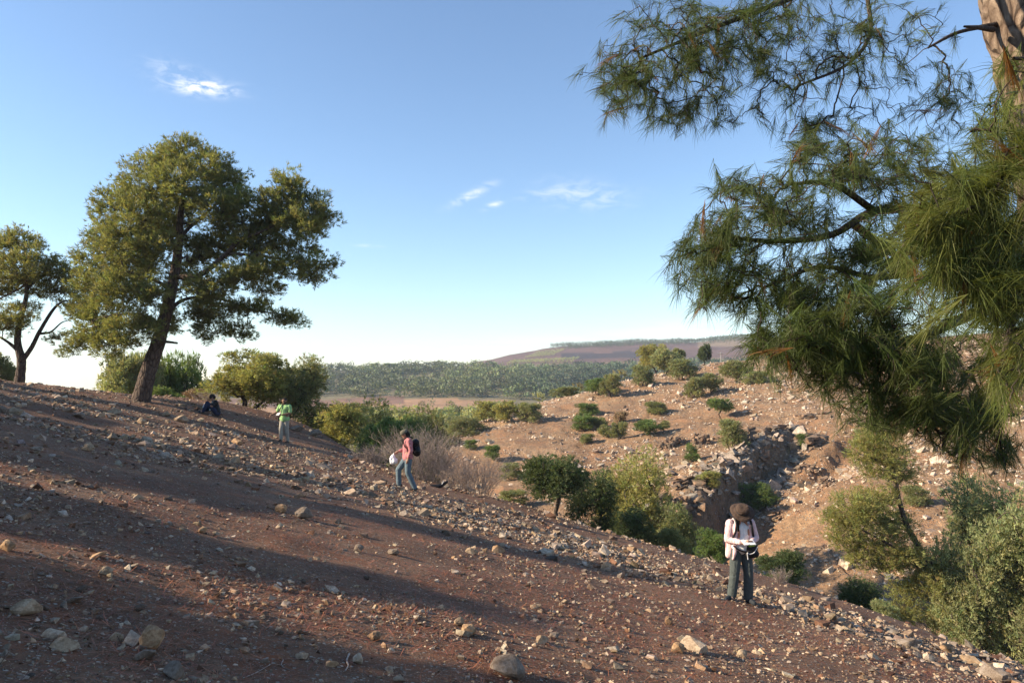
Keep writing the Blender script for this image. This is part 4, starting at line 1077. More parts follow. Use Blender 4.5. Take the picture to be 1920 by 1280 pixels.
def far_woods():
    rng = np.random.default_rng(88)
    px, x, y = pts_px(6400, 380, 1950, 432, 745, rng); nz = fbm(x / 40, y / 40, 99, 3); nz2 = fbm(x / 45, y / 45, 71, 3)
    lo = np.interp(px, [400, 620, 760, 900, 1000, 1200, 1900], [480, 478, 455, 445, 440, 432, 432])
    k = (y > lo + nz2 * 30) & (nz > np.where(px > 950, -.20, -.09) - .0004 * (720 - y)) & ~((px > 930) & (y > 690 + nz2 * 60))
    px, x, y = px[k], x[k], y[k]; P = np.stack([x, y, hgt(x, y) - .3], -1); s = (3 + 6 * rng.random(len(x)) ** 1.6) * np.interp(y, [440, 740], [1.05, .95])
    right = sstep(820, 1150, px)[:, None]
    tint = ((1 - right) * np.array([1.3, 1.3, .95]) + right * np.array([.8, .95, .95])) * (1 + 1.3 * fbm(x / 70, y / 70, 61, 2))[:, None]
    far_wood('far_wood', 'dense wood covering the lower far hillside', P, np.stack([s * 1.1, s * 1.1, s], -1), L_far, 5, 54, tint)
    px, x, y = pts_px(2600, 1030, 1420, 1075, 1215, rng); k = (y > np.interp(px, [1030, 1070, 1400], [1190, 1100, 1110]) + rng.normal(0, 26, len(px))); px, x, y = px[k], x[k], y[k]
    s = rng.uniform(3.5, 6, len(x)); far_wood('crest_plantation', 'thin plantation along the top of the far hill', np.stack([x, y, hgt(x, y) - .2], -1), np.stack([s * .8, s * .8, s * 1.1], -1), L_far, 6, 20)
    # valley bottom thickets between the ridge and the tan field
    px, x, y = pts_px(700, 640, 1420, 150, 265, rng); k = fbm(x / 16, y / 16, 95, 3) > -.05; px, x, y = px[k], x[k], y[k]
    s = rng.uniform(3, 6, len(x)); far_wood('valley_thicket', 'bushy green thicket in the valley behind the ridge', np.stack([x, y, hgt(x, y) - .2], -1), np.stack([s * 1.2, s * 1.2, s], -1), L_olive, 7, 150)
    # scattered hedges on the tan fields
    px, x, y = pts_px(260, 560, 980, 280, 470, rng); k = np.abs(fbm(x / 50, y / 25, 97, 2)) < .018; px, x, y = px[k], x[k], y[k]
    s = rng.uniform(2, 4, len(x)); far_wood('field_scrub', 'scattered dark scrub on the tan fields', np.stack([x, y, hgt(x, y) - .2], -1), np.stack([s * 1.3, s * 1.3, s], -1), L_far, 8)
    # two groves planted in rows
    for nm, lab, x0, x1, d0, d1, rows, sl in (('olive_grove', 'upper grove of striped rows on the far hill', 1000, 1056, 985, 1110, 9, 18), ('olive_grove', 'lower wider grove of striped rows on the far hill', 958, 1085, 800, 890, 15, 10)):
        P = []
        for r_ in range(rows):
            for d in np.arange(d0, d1, 3.0):
                f = (d - d0) / (d1 - d0); p = x0 + (x1 - x0) * (r_ + .5) / rows + (1 - f) * -sl + sl * .5 * f
                P.append(((p - 960) / FPX * d + rng.normal(0, .2), d))
        P = np.array(P); s = rng.uniform(3.0, 3.8, len(P)); far_wood(nm, lab, np.stack([P[:, 0], P[:, 1], hgt(P[:, 0], P[:, 1]) - .3], -1), np.stack([s * .8, s * 2.2, s], -1), L_pale, 9, 14)
far_woods()
CREST = [(618, 684, 14), (632, 690, 10), (645, 691, 9), (672, 689, 14), (703, 680, 14), (727, 679, 15), (740, 681, 16), (778, 688, 9), (845, 683, 8)]
for i, (px, top, w) in enumerate(CREST):
    plant('crest_tree', ['%s tree counted from the left on the skyline of the far wooded hill' % n for n in ('first', 'second', 'third', 'fourth', 'fifth', 'sixth', 'seventh', 'eighth', 'ninth')][i], 'tree', px, top, w, 'tree' if i > 3 else 'tall', L_green, d=705, group='trees on the far skyline')

# pole beside the columnar tree
def pole():
    d = 150.; b = pix(1352, 690, d); z0 = H(b[0], d); e = empty('utility_pole', (b[0], d, z0)); h = pix(1352, 660, d)[2] - z0
    m, nt, bs = newmat('pale_concrete'); n = tex(nt, 'Noise', 3.0, objc(nt), Detail=4.0); nt.links.new(ramp(nt, n.outputs[0], [(.3, (.26, .25, .23)), (.7, (.36, .35, .33))]), bs.inputs['Base Color'])
    V, Q = tube([(0, 0, -.5), (0, 0, h * .5), (0, 0, h)], [.11, .09, .07], 8); link('shaft', mesh_np('shaft', V, Q, m, None, True), e)
    V, Q = frusta([(-.7, 0, h * .95)], [(.7, 0, h * .95)], np.array([.07]), np.array([.07]), 4); link('crossarm', mesh_np('crossarm', V, Q, m), e)
    tag(e, 'pale slender pole right of the columnar tree on the ridge', 'pole')
pole()

# ------------------------------------------------------------------ the pine at the right whose branches hang into the picture
def near_pine():
    rng = np.random.default_rng(404); dT = 3.7; b = pix(2150, 1500, dT); foot = np.array([b[0], dT, H(b[0], dT) - .1]); e = empty('pine_tree', foot)
    def P(px, py, d): return pix(px, py, d) - foot
    tr = smooth_path([np.array([0, 0, -.1]), P(2120, 1300, 3.7), P(2060, 800, 3.7), P(2010, 450, 3.7), P(1967, 200, 3.7), P(1912, 0, 3.7), P(1870, -250, 3.75), P(1850, -600, 3.8), P(1850, -1000, 3.85)], 14)
    V, Q = tube(tr, np.interp(np.linspace(0, 1, len(tr)), [0, .1, .5, 1], [.30, .23, .19, .12]), 56, .13, 8)
    link('trunk', mesh_np('trunk', V, Q, M_barknear, None, True), e)
    mains = {'A': [[(1885, -180, 3.75), (1750, -110, 3.6), (1600, -50, 3.4), (1450, 10, 3.2), (1320, 60, 3.05), (1200, 110, 2.95)],
                   [(1880, -260, 3.75), (1700, -160, 3.5), (1630, -40, 3.3), (1632, 60, 3.25), (1590, 120, 3.2), (1500, 160, 3.1)],
                   [(1900, 40, 3.7), (1800, 60, 3.6), (1740, 90, 3.5)]],
             'B': [[(1960, 320, 3.6), (1850, 335, 3.1), (1760, 385, 2.8), (1640, 396, 2.6), (1560, 440, 2.5), (1450, 452, 2.4), (1330, 440, 2.35)],
                   [(1640, 396, 2.6), (1560, 345, 2.5), (1480, 345, 2.45)], [(1600, 420, 2.55), (1700, 500, 2.5), (1640, 520, 2.45), (1540, 500, 2.4), (1430, 540, 2.3)]],
             'D': [[(2000, 560, 3.5), (1900, 560, 2.9), (1800, 600, 2.5), (1700, 640, 2.3), (1580, 640, 2.2), (1470, 640, 2.2)], [(1900, 560, 2.9), (1880, 700, 2.4), (1830, 800, 2.2), (1790, 850, 2.1)]],
             'C': [[(2020, 300, 3.5), (2250, 200, 2.4), (2080, 250, 1.8), (1940, 295, 1.55), (1850, 350, 1.5), (1770, 430, 1.45)], [(2080, 250, 1.8), (1970, 450, 1.55), (1900, 600, 1.45), (1870, 740, 1.45)], [(2080, 250, 1.8), (1980, 120, 1.7), (1900, 110, 1.65)]]}
    regs = {'A': [(1180, 150, 80, 80, 110), (1300, 110, 130, 105, 210), (1430, 110, 110, 105, 130), (1270, 215, 125, 35, 75), (1400, 30, 250, 50, 150), (1560, 120, 120, 140, 85), (1690, 130, 100, 140, 55), (1770, 190, 60, 80, 60), (1620, 60, 160, 60, 60), (1540, 245, 80, 30, 40), (1130, 170, 30, 40, 20)],
            'B': [(1340, 480, 80, 65, 150), (1450, 400, 115, 70, 170), (1330, 545, 60, 40, 55), (1480, 555, 130, 75, 210), (1600, 330, 110, 45, 100), (1620, 480, 115, 90, 160), (1700, 400, 90, 70, 80), (1380, 345, 50, 20, 22), (1520, 285, 80, 26, 45), (1660, 290, 110, 40, 60), (1740, 330, 90, 50, 50)],
            'D': [(1490, 645, 95, 50, 130), (1600, 665, 130, 80, 240), (1740, 690, 130, 100, 260), (1690, 775, 110, 45, 110), (1820, 800, 90, 75, 130), (1640, 560, 130, 70, 110), (1560, 715, 60, 45, 35), (1440, 660, 40, 30, 25), (1870, 860, 50, 25, 26), (1540, 600, 120, 60, 80)],
            'C': [(1810, 370, 95, 60, 70), (1875, 540, 75, 120, 110), (1780, 500, 95, 95, 85), (1730, 440, 60, 40, 30), (1860, 245, 60, 50, 22), (1870, 310, 60, 50, 36), (1885, 690, 50, 70, 42), (1895, 150, 30, 50, 8), (1840, 450, 80, 80, 60)]}
    dep = {'A': (2.7, 3.6), 'B': (2.1, 2.95), 'D': (1.95, 2.7), 'C': (1.3, 1.75)}
    NV, NC, off = [], [], 0; WV, WQ, wo = [], [], 0
    for key in 'ABDC':
        sk = Skeleton()
        for k, mpts in enumerate(mains[key]):
            pp = smooth_path([P(*q) for q in mpts], 6); sk.path(pp, -1, True); m = len(pp)
            V, Q = tube(pp, np.linspace(.024 if k == 0 else .014, .005, m) * (.8 if key == 'C' else 1), 8, .12, 40 + k)
            link('branch', mesh_np('branch', V, Q, M_twig, None, True), e)
        tips = []
        A = np.array(sk.p)
        for (cx, cy, rx, ry, n) in regs[key]:
            for i in range(int(n * DENS)):
                a = rng.random() * 6.283; r = min(1.3, abs(rng.normal(0, .62))) if rng.random() < .6 else math.sqrt(rng.random()); px, py = cx + math.cos(a) * r * rx, cy + math.sin(a) * r * ry
                d0, d1 = dep[key]; j = np.argmin(((A + foot)[:, 0] - pix(px, py, (d0 + d1) / 2)[0]) ** 2)
                d = np.clip((A[j] + foot)[1] + rng.normal(0, .17), d0, d1); tips.append(P(px, py, d))
        ends = sk.grow(tips, rng, .08, .13, 5)
        V, Q = sk.mesh(.0014, .012, .42, 3); WV.append(V); WQ.append(Q + wo); wo += len(V)
        # a brush of long needles round the end of every twig
        pts = np.array(sk.p); en = np.array(ends); par = np.array(sk.par); p2 = pts[par[en]]; tip = pts[en]
        ax = unit(unit(tip - p2) * .8 + (np.array([-.38, 0, -.42]) if key == 'C' else np.array([-.10, 0, -.26])) + rng.normal(0, .42, (len(en), 3)))
        nn = 32 if key != 'C' else 50; N = len(en) * nn
        dead = rng.random(len(en)) < .035
        axr = np.repeat(ax, nn, 0); f = rng.random((N, 1)) ** .8; base = np.repeat(tip, nn, 0) - axr * (f * .085)
        side = unit(np.cross(axr, rng.normal(size=(N, 3)))); op = rng.uniform(.12, .72, (N, 1)) * np.where(np.repeat(dead, nn), .35, 1)[:, None]
        dr = unit(axr * 1.0 + side * op + np.array([0, 0, -.10]))
        L = rng.uniform(.045, .088, (N, 1)) * (1.08 if key == 'C' else 1); W = np.full((N, 1), .00056 if key != 'C' else .00046); s = unit(np.cross(dr, rng.normal(size=(N, 3))))
        mid = base + dr * L * .55; end = base + dr * L + np.array([0, 0, -.012]) * rng.uniform(.2, 1.2, (N, 1))
        V = np.stack([base - s * W, base + s * W, mid + s * W, mid - s * W, end], 1).reshape(-1, 3)
        tc = np.clip(1 + rng.normal(0, .16, (len(en), 1)) + rng.normal(0, .05, (len(en), 3)), .45, 1.6)
        tc = tc * (np.array([1.0, 1.0, .9]) if key == 'C' else np.array([.72, .8, .9]))
        tc = np.where(dead[:, None], np.array([1.9, .75, .9]), tc)
        c = np.repeat(tc, nn, 0) * np.clip(1 + rng.normal(0, .16, (N, 1)), .5, 1.6)
        NV.append(V); NC.append(np.repeat(c, 5, 0))
    V = np.vstack(NV); n = len(V) // 5; o5 = (np.arange(n) * 5)[:, None]
    T = np.concatenate([o5 + np.array([[0, 1, 2]]), o5 + np.array([[0, 2, 3]]), o5 + np.array([[3, 2, 4]])], 0)
    link('foliage', mesh_np('foliage', V, T, L_near, np.vstack(NC)), e)
    link('twigs', mesh_np('twigs', np.vstack(WV), np.vstack(WQ), M_twig, None, True), e)
    # a short dead snag on the trunk and a dark cone
    V, Q = tube([P(1862, 56, 3.6), P(1835, 52, 3.5), P(1808, 50, 3.42)], [.014, .011, .005], 7); link('snag', mesh_np('snag', V, Q, M_twig, None, True), e)
    bm = bmesh.new()
    for k in range(9):
        f = k / 8; r = .022 * math.sin(math.pi * (.12 + .8 * f)) + .002
        for j in range(8):
            a = (j + .5 * (k % 2)) / 8 * 6.283; c = Vector((f * .085, math.cos(a) * r, math.sin(a) * r)); q = bmesh.ops.create_icosphere(bm, subdivisions=1, radius=.0095, matrix=Matrix.Translation(c) @ Matrix.Diagonal((1.2, 1, .7, 1)))
    me = bpy.data.meshes.new('cone'); bm.to_mesh(me); bm.free(); me.materials.append(M_twig)
    c = link('cone', me, e, loc=Vector(P(1665, 492, 2.45))); c.rotation_euler = (0, .5, 0)
    tag(e, 'nearest pine, its trunk and long needled branches hanging in at right', 'tree')
near_pine()
# ------------------------------------------------------------------ people and what they carry
def cloth_material(name, c1, c2=None, stripe=None, rough=.9):
    m, nt, b = newmat(name); P = objc(nt); n = tex(nt, 'Noise', 14.0, P, Detail=4.0, Roughness=.6)
    c = ramp(nt, n.outputs[0], [(.3, tuple(v * .8 for v in c1)), (.7, tuple(min(1, v * 1.12) for v in c1))])
    if stripe:
        w = nt.nodes.new('ShaderNodeTexWave'); w.inputs['Scale'].default_value = stripe; w.inputs['Distortion'].default_value = .6; w.bands_direction = 'X'
        nt.links.new(P, w.inputs['Vector']); c = mixc(nt, ramp(nt, w.outputs[0], [(.55, (0, 0, 0)), (.75, (1, 1, 1))]), c, c2)
    nt.links.new(c, b.inputs['Base Color'])
    n2 = tex(nt, 'Noise', 9.0, P, Detail=3.0, Distortion=1.5); bump(nt, b, n2.outputs[0], .7, .03)
    b.inputs['Roughness'].default_value = rough; return m
C_skin = cloth_material('skin', (.42, .245, .165), rough=.6); C_skin2 = cloth_material('skin_darker', (.26, .145, .095), rough=.6)
C_hair = cloth_material('dark_hair', (.018, .014, .012)); C_white = cloth_material('white_cotton', (.78, .77, .74)); C_pinkst = cloth_material('pink_striped_cotton', (.80, .66, .64), (.62, .30, .28), 16)
C_pink = cloth_material('pink_cotton', (.40, .125, .13), (.55, .27, .27), 22); C_trou = cloth_material('grey_trousers', (.075, .088, .082)); C_jean = cloth_material('faded_jeans', (.12, .165, .19))
C_black = cloth_material('black_nylon', (.012, .012, .014), rough=.6); C_boot = cloth_material('dark_boots', (.025, .03, .035), rough=.7); C_hat = cloth_material('brown_felt', (.075, .048, .034)); C_cap = cloth_material('olive_cap', (.13, .12, .085))
C_green = cloth_material('lime_cotton', (.30, .50, .20)); C_khaki = cloth_material('khaki_cotton', (.36, .33, .27)); C_scarf = cloth_material('rust_scarf', (.42, .20, .13)); C_plastic = cloth_material('white_plastic', (.82, .82, .83), rough=.4)
C_paper = cloth_material('paper', (.8, .79, .76)); C_navy = cloth_material('navy_cloth', (.022, .03, .065)); C_lime = cloth_material('lime_tool', (.32, .5, .06)); C_boots2 = cloth_material('brown_boots', (.07, .05, .04))

def caps(parts, voxel, smooth_it, mat, name, parent, xf=None):
    """tapered capsules (p, rp, q, rq[, flat]) fused into one continuous skin"""
    bm = bmesh.new()
    for c in parts:
        p, rp, q, rq = c[:4]; sub_ = bmesh.new()
        bmesh.ops.create_icosphere(sub_, subdivisions=2, radius=rp, matrix=Matrix.Translation(p)); bmesh.ops.create_icosphere(sub_, subdivisions=2, radius=rq, matrix=Matrix.Translation(q))
        bmesh.ops.convex_hull(sub_, input=sub_.verts); bmesh.ops.delete(sub_, geom=[v for v in sub_.verts if not v.link_faces], context='VERTS')
        me = bpy.data.meshes.new('t'); sub_.to_mesh(me); sub_.free(); bm.from_mesh(me); bpy.data.meshes.remove(me)
    me = bpy.data.meshes.new('t'); bm.to_mesh(me); bm.free(); o = bpy.data.objects.new('t', me); TMP.objects.link(o)
    r = o.modifiers.new('r', 'REMESH'); r.mode = 'VOXEL'; r.voxel_size = voxel
    s = o.modifiers.new('s', 'SMOOTH'); s.factor = .5; s.iterations = smooth_it
    dg = bpy.context.evaluated_depsgraph_get(); res = bpy.data.meshes.new_from_object(o.evaluated_get(dg)); bpy.data.objects.remove(o); bpy.data.meshes.remove(me)
    for p in res.polygons: p.use_smooth = True
    res.materials.clear(); res.materials.append(mat); res.name = name
    return link(name, res, parent)
TMP = COL
def lathe(prof, n, mat, name, parent, M=None, wob=0.0):
    V = []; 
    for (r, z) in prof:
        for j in range(n):
            a = j / n * 6.2832; V.append((math.cos(a) * r, math.sin(a) * r, z + wob * math.cos(2 * a) * r))
    Q = [[i * n + j, i * n + (j + 1) % n, (i + 1) * n + (j + 1) % n, (i + 1) * n + j] for i in range(len(prof) - 1) for j in range(n)]
    V = np.array(V)
    if M is not None: V = np.array([(M @ Vector(v))[:] for v in V])
    return link(name, mesh_np(name, V, Q, mat, None, True), parent)
def hand(w, dirv, up, s=1.0):
    """palm and five fingers at wrist w; dirv forward, up = back of the hand"""
    w = Vector(w); f = Vector(dirv).normalized(); u = Vector(up).normalized(); sd = f.cross(u).normalized(); P = []
    palm = w + f * .06 * s; P.append((w, .027 * s, palm, .034 * s)); P.append((palm - sd * .022 * s, .016 * s, palm + sd * .022 * s, .016 * s))
    for k, l in zip((-1.5, -.5, .5, 1.5), (.06, .072, .076, .066)):
        a = palm + sd * k * .017 * s + f * .02 * s; b = a + f * l * .55 * s - u * .012 * s; c = b + f * l * .35 * s - u * .04 * s
        P += [(a, .0098 * s, b, .009 * s), (b, .009 * s, c, .008 * s)]
    a = w + f * .03 * s + sd * .03 * s; b = a + f * .035 * s + sd * .03 * s - u * .01; c = b + f * .03 * s - u * .02
    return P + [(a, .012 * s, b, .0105 * s), (b, .0105 * s, c, .009 * s)]
def head(c, fwd, r=.098):
    """skull, jaw, nose, ears, neck root at centre c looking along fwd"""
    c = Vector(c); f = Vector(fwd).normalized(); s = f.cross(Vector((0, 0, 1))).normalized(); u = s.cross(f).normalized()
    P = [(c + u * .02 - f * .015, r * .98, c + u * .015 + f * .02, r * .86), (c - u * .06 + f * .03, .062, c - u * .085 + f * .055, .040), (c + f * .088 - u * .0, .013, c + f * .108 - u * .035, .017),
         (c + f * .075 - u * .075, .020, c + f * .08 - u * .078, .016), (c + f * .085 + u * .028 - s * .035, .014, c + f * .085 + u * .028 + s * .035, .014)]
    for k in (-1, 1): P.append((c + s * k * .092 - u * .005, .018, c + s * k * .092 + u * .025, .020))
    return P, f, s, u
def eyes(c, f, s, u, parent):
    for k in (-1, 1):
        bm = bmesh.new(); bmesh.ops.create_icosphere(bm, subdivisions=2, radius=.0115, matrix=Matrix.Translation(Vector(c) + f * .083 + s * k * .033 + u * .006)); me = bpy.data.meshes.new('eye'); bm.to_mesh(me); bm.free(); me.materials.append(C_hair); link('eye', me, parent)
def V3(*a): return Vector(a)

def person_hat():
    g = ground(1390, 1127, 5); e = empty('person', g, .12)
    gz = lambda x, y: H(g[0] + x, g[1] + y) - g[2]
    hc = V3(-.015, -.10, 1.50); P, f, s, u = head(hc, (-.12, -.78, -.62))
    fl = V3(-.17, -.02, gz(-.17, 0) + .10); fr = V3(.13, 0, gz(.13, 0) + .10)
    sh = [V3(-.185, .0, 1.325), V3(.185, .0, 1.325)]; el = [V3(-.245, -.03, 1.06), V3(.265, -.02, 1.07)]; wr = [V3(-.075, -.235, 1.045), V3(.085, -.24, 1.05)]
    body = P + [(V3(0, .0, 1.36), .055, hc - u * .07, .052), (V3(-.07, 0, 1.24), .115, V3(.07, 0, 1.24), .115), (V3(-.06, 0, .98), .12, V3(.06, 0, .98), .12), (V3(0, 0, 1.2), .12, V3(0, 0, 1.0), .125),
            (V3(-.09, 0, .9), .092, (V3(-.12, -.03, .50)), .058), (V3(-.12, -.03, .5), .058, fl, .042), (V3(.09, 0, .9), .092, V3(.115, -.03, .48), .058), (V3(.115, -.03, .48), .058, fr, .042),
            (fl, .045, fl + V3(-.03, -.03, -.06), .045), (fr, .045, fr + V3(.02, -.05, -.06), .045)]
    for k in range(2): body += [(sh[k], .058, el[k], .043), (el[k], .043, wr[k], .03)]
    body += hand(wr[0], (.55, -.55, .05), (-.2, -.3, -1), .95) + hand(wr[1], (-.55, -.5, .05), (.2, -.3, -1), .95)
    caps(body, .011, 3, C_skin, 'body', e); eyes(hc, f, s, u, e)
    caps([(V3(-.075, -.01, 1.26), .122, V3(.075, -.01, 1.26), .122), (V3(-.07, -.01, .95), .125, V3(.07, -.01, .95), .125), (V3(0, -.015, 1.25), .135, V3(0, -.015, .93), .14), (V3(-.06, 0, 1.36), .06, V3(.06, 0, 1.36), .06)], .012, 4, C_white, 'white_shirt', e)
    over = []
    for k, sg in ((0, -1), (1, 1)):
        over += [(sh[k], .078, el[k], .062), (el[k], .062, wr[k] + (el[k] - wr[k]) * .14, .048), (V3(sg * .14, .03, 1.30), .09, V3(sg * .165, .03, .98), .085), (V3(sg * .165, .03, .98), .085, V3(sg * .20, .03, .78), .06), (V3(sg * .115, -.085, 1.30), .045, V3(sg * .15, -.10, .85), .035), (V3(sg * .15, -.10, .85), .035, V3(sg * .175, -.085, .74), .022)]
    over += [(V3(-.1, .085, 1.28), .075, V3(.1, .085, 1.28), .075), (V3(-.12, .09, .85), .06, V3(.12, .09, .85), .06), (V3(0, .09, 1.25), .08, V3(0, .095, .86), .075), (V3(-.08, .03, 1.37), .06, V3(.08, .03, 1.37), .06)]
    caps(over, .012, 3, C_pinkst, 'striped_overshirt', e)
    tr = [(V3(-.075, 0, .93), .115, V3(.075, 0, .93), .115)]
    for sg, ft, kn in ((-1, fl, V3(-.125, -.03, .5)), (1, fr, V3(.12, -.03, .48))): tr += [(V3(sg * .085, 0, .9), .112, kn, .085), (kn, .085, ft + V3(0, .01, -.01), .083)]
    caps(tr, .012, 3, C_trou, 'trousers', e)
    caps([(fl + V3(.01, .03, -.04), .055, fl + V3(-.15, -.09, -.07), .042), (fl, .058, fl + V3(0, .02, -.05), .058)], .009, 3, C_boot, 'boot', e); caps([(fr + V3(0, .04, -.04), .055, fr + V3(.03, -.16, -.07), .042), (fr, .058, fr + V3(0, .02, -.05), .058)], .009, 3, C_boot, 'boot', e)
    caps([(hc - f * .03 + u * .02, .112, hc - f * .06 - u * .05, .085), (V3(-.085, -.10, 1.42), .03, V3(-.095, -.135, 1.22), .016)], .01, 2, C_hair, 'hair', e)
    caps([(V3(-.06, -.07, 1.37), .035, V3(-.085, -.13, 1.12), .022), (V3(.055, -.075, 1.37), .034, V3(.095, -.125, 1.16), .02), (V3(-.07, .03, 1.385), .035, V3(.07, .03, 1.385), .035)], .009, 2, C_scarf, 'scarf', e)
    M = Matrix.Translation(hc + u * .03 - f * .01) @ Matrix(((s.x, -f.x, u.x, 0), (s.y, -f.y, u.y, 0), (s.z, -f.z, u.z, 0), (0, 0, 0, 1)))
    h_ = lathe([(.10, .03), (.112, .035), (.16, .022), (.205, .012), (.207, .02), (.16, .032), (.118, .048), (.116, .09), (.108, .125), (.085, .142), (.05, .148), (.001, .14)], 32, C_hat, 'hat', e, M, .1); lathe([(.119, .048), (.1215, .05), (.1195, .07), (.117, .07)], 28, C_black, 'hat_band', h_, M)
    tag(e, 'person in brown brimmed hat and striped shirt, head bent over a notebook', 'person')
    pl = lambda *v: Vector(g) + Matrix.Rotation(.12, 3, 'Z') @ Vector(v)
    # what she carries
    bp = empty('backpack', pl(0, .2, .95), .12)
    caps([(V3(-.09, .02, .3), .1, V3(.09, .02, .3), .1), (V3(-.11, .02, 0), .11, V3(.13, .02, 0), .11), (V3(.0, .05, .3), .1, V3(0, .06, -.02), .12), (V3(.15, 0, .22), .07, V3(.17, 0, -.02), .07)], .014, 3, C_black, 'pack', bp)
    for sg in (-1, 1): 
        P_ = smooth_path([V3(sg * .12, -.08, .43), V3(sg * .135, -.2, .50), V3(sg * .13, -.335, .42), V3(sg * .15, -.35, .27), V3(sg * .2, -.27, .10), V3(sg * .2, -.12, .03)], 5); Vv, Q = tube(P_, np.full(len(P_), .019), 6); link('strap', mesh_np('strap', Vv, Q, C_black, None, True), bp)
    tag(bp, 'black backpack on the person in the brown hat', 'backpack')
    bag = empty('waist_pouch', pl(.12, -.13, .88), .12)
    caps([(V3(-.02, 0, .05), .06, V3(.07, 0, .05), .06), (V3(-.03, 0, -.05), .07, V3(.08, 0, -.05), .07)], .012, 2, C_black, 'pouch', bag)
    P_ = smooth_path([V3(-.31, .0, .10), V3(-.22, -.05, .03), V3(-.10, -.06, -.0), V3(0, -.06, .02), V3(.11, -.02, .10)], 5); Vv, Q = tube(P_, np.full(len(P_), .014), 6); link('belt', mesh_np('belt', Vv, Q, C_black, None, True), bag)
    P_ = smooth_path([V3(.10, -.06, .08), V3(.02, -.085, -.01), V3(-.06, -.09, -.03), V3(-.10, -.09, -.01), V3(-.09, -.09, -.12)], 5); Vv, Q = tube(P_, np.full(len(P_), .007), 5); link('cord', mesh_np('cord', Vv, Q, C_white, None, True), bag)
    caps([(V3(-.03, -.04, .10), .028, V3(.05, -.04, .115), .028)], .008, 1, C_lime, 'green_case', bag)
    tag(bag, 'black waist pouch with a green case and white cord on the person in the hat', 'pouch')
    bm = bmesh.new(); bmesh.ops.create_cube(bm, size=1, matrix=Matrix.Translation((0, 0, 0)) @ Matrix.Diagonal((.21, .15, .012, 1))); bmesh.ops.bevel(bm, geom=list(bm.edges), offset=.003, segments=1, affect='EDGES'); me = bpy.data.meshes.new('notebook'); bm.to_mesh(me); bm.free(); me.materials.append(C_paper)
    o = link('notebook', me, None, pl(0, -.315, 1.068)); o.rotation_euler = (.35, 0, .12); tag(o, 'white notebook held open by the person in the brown hat', 'notebook')
person_hat()

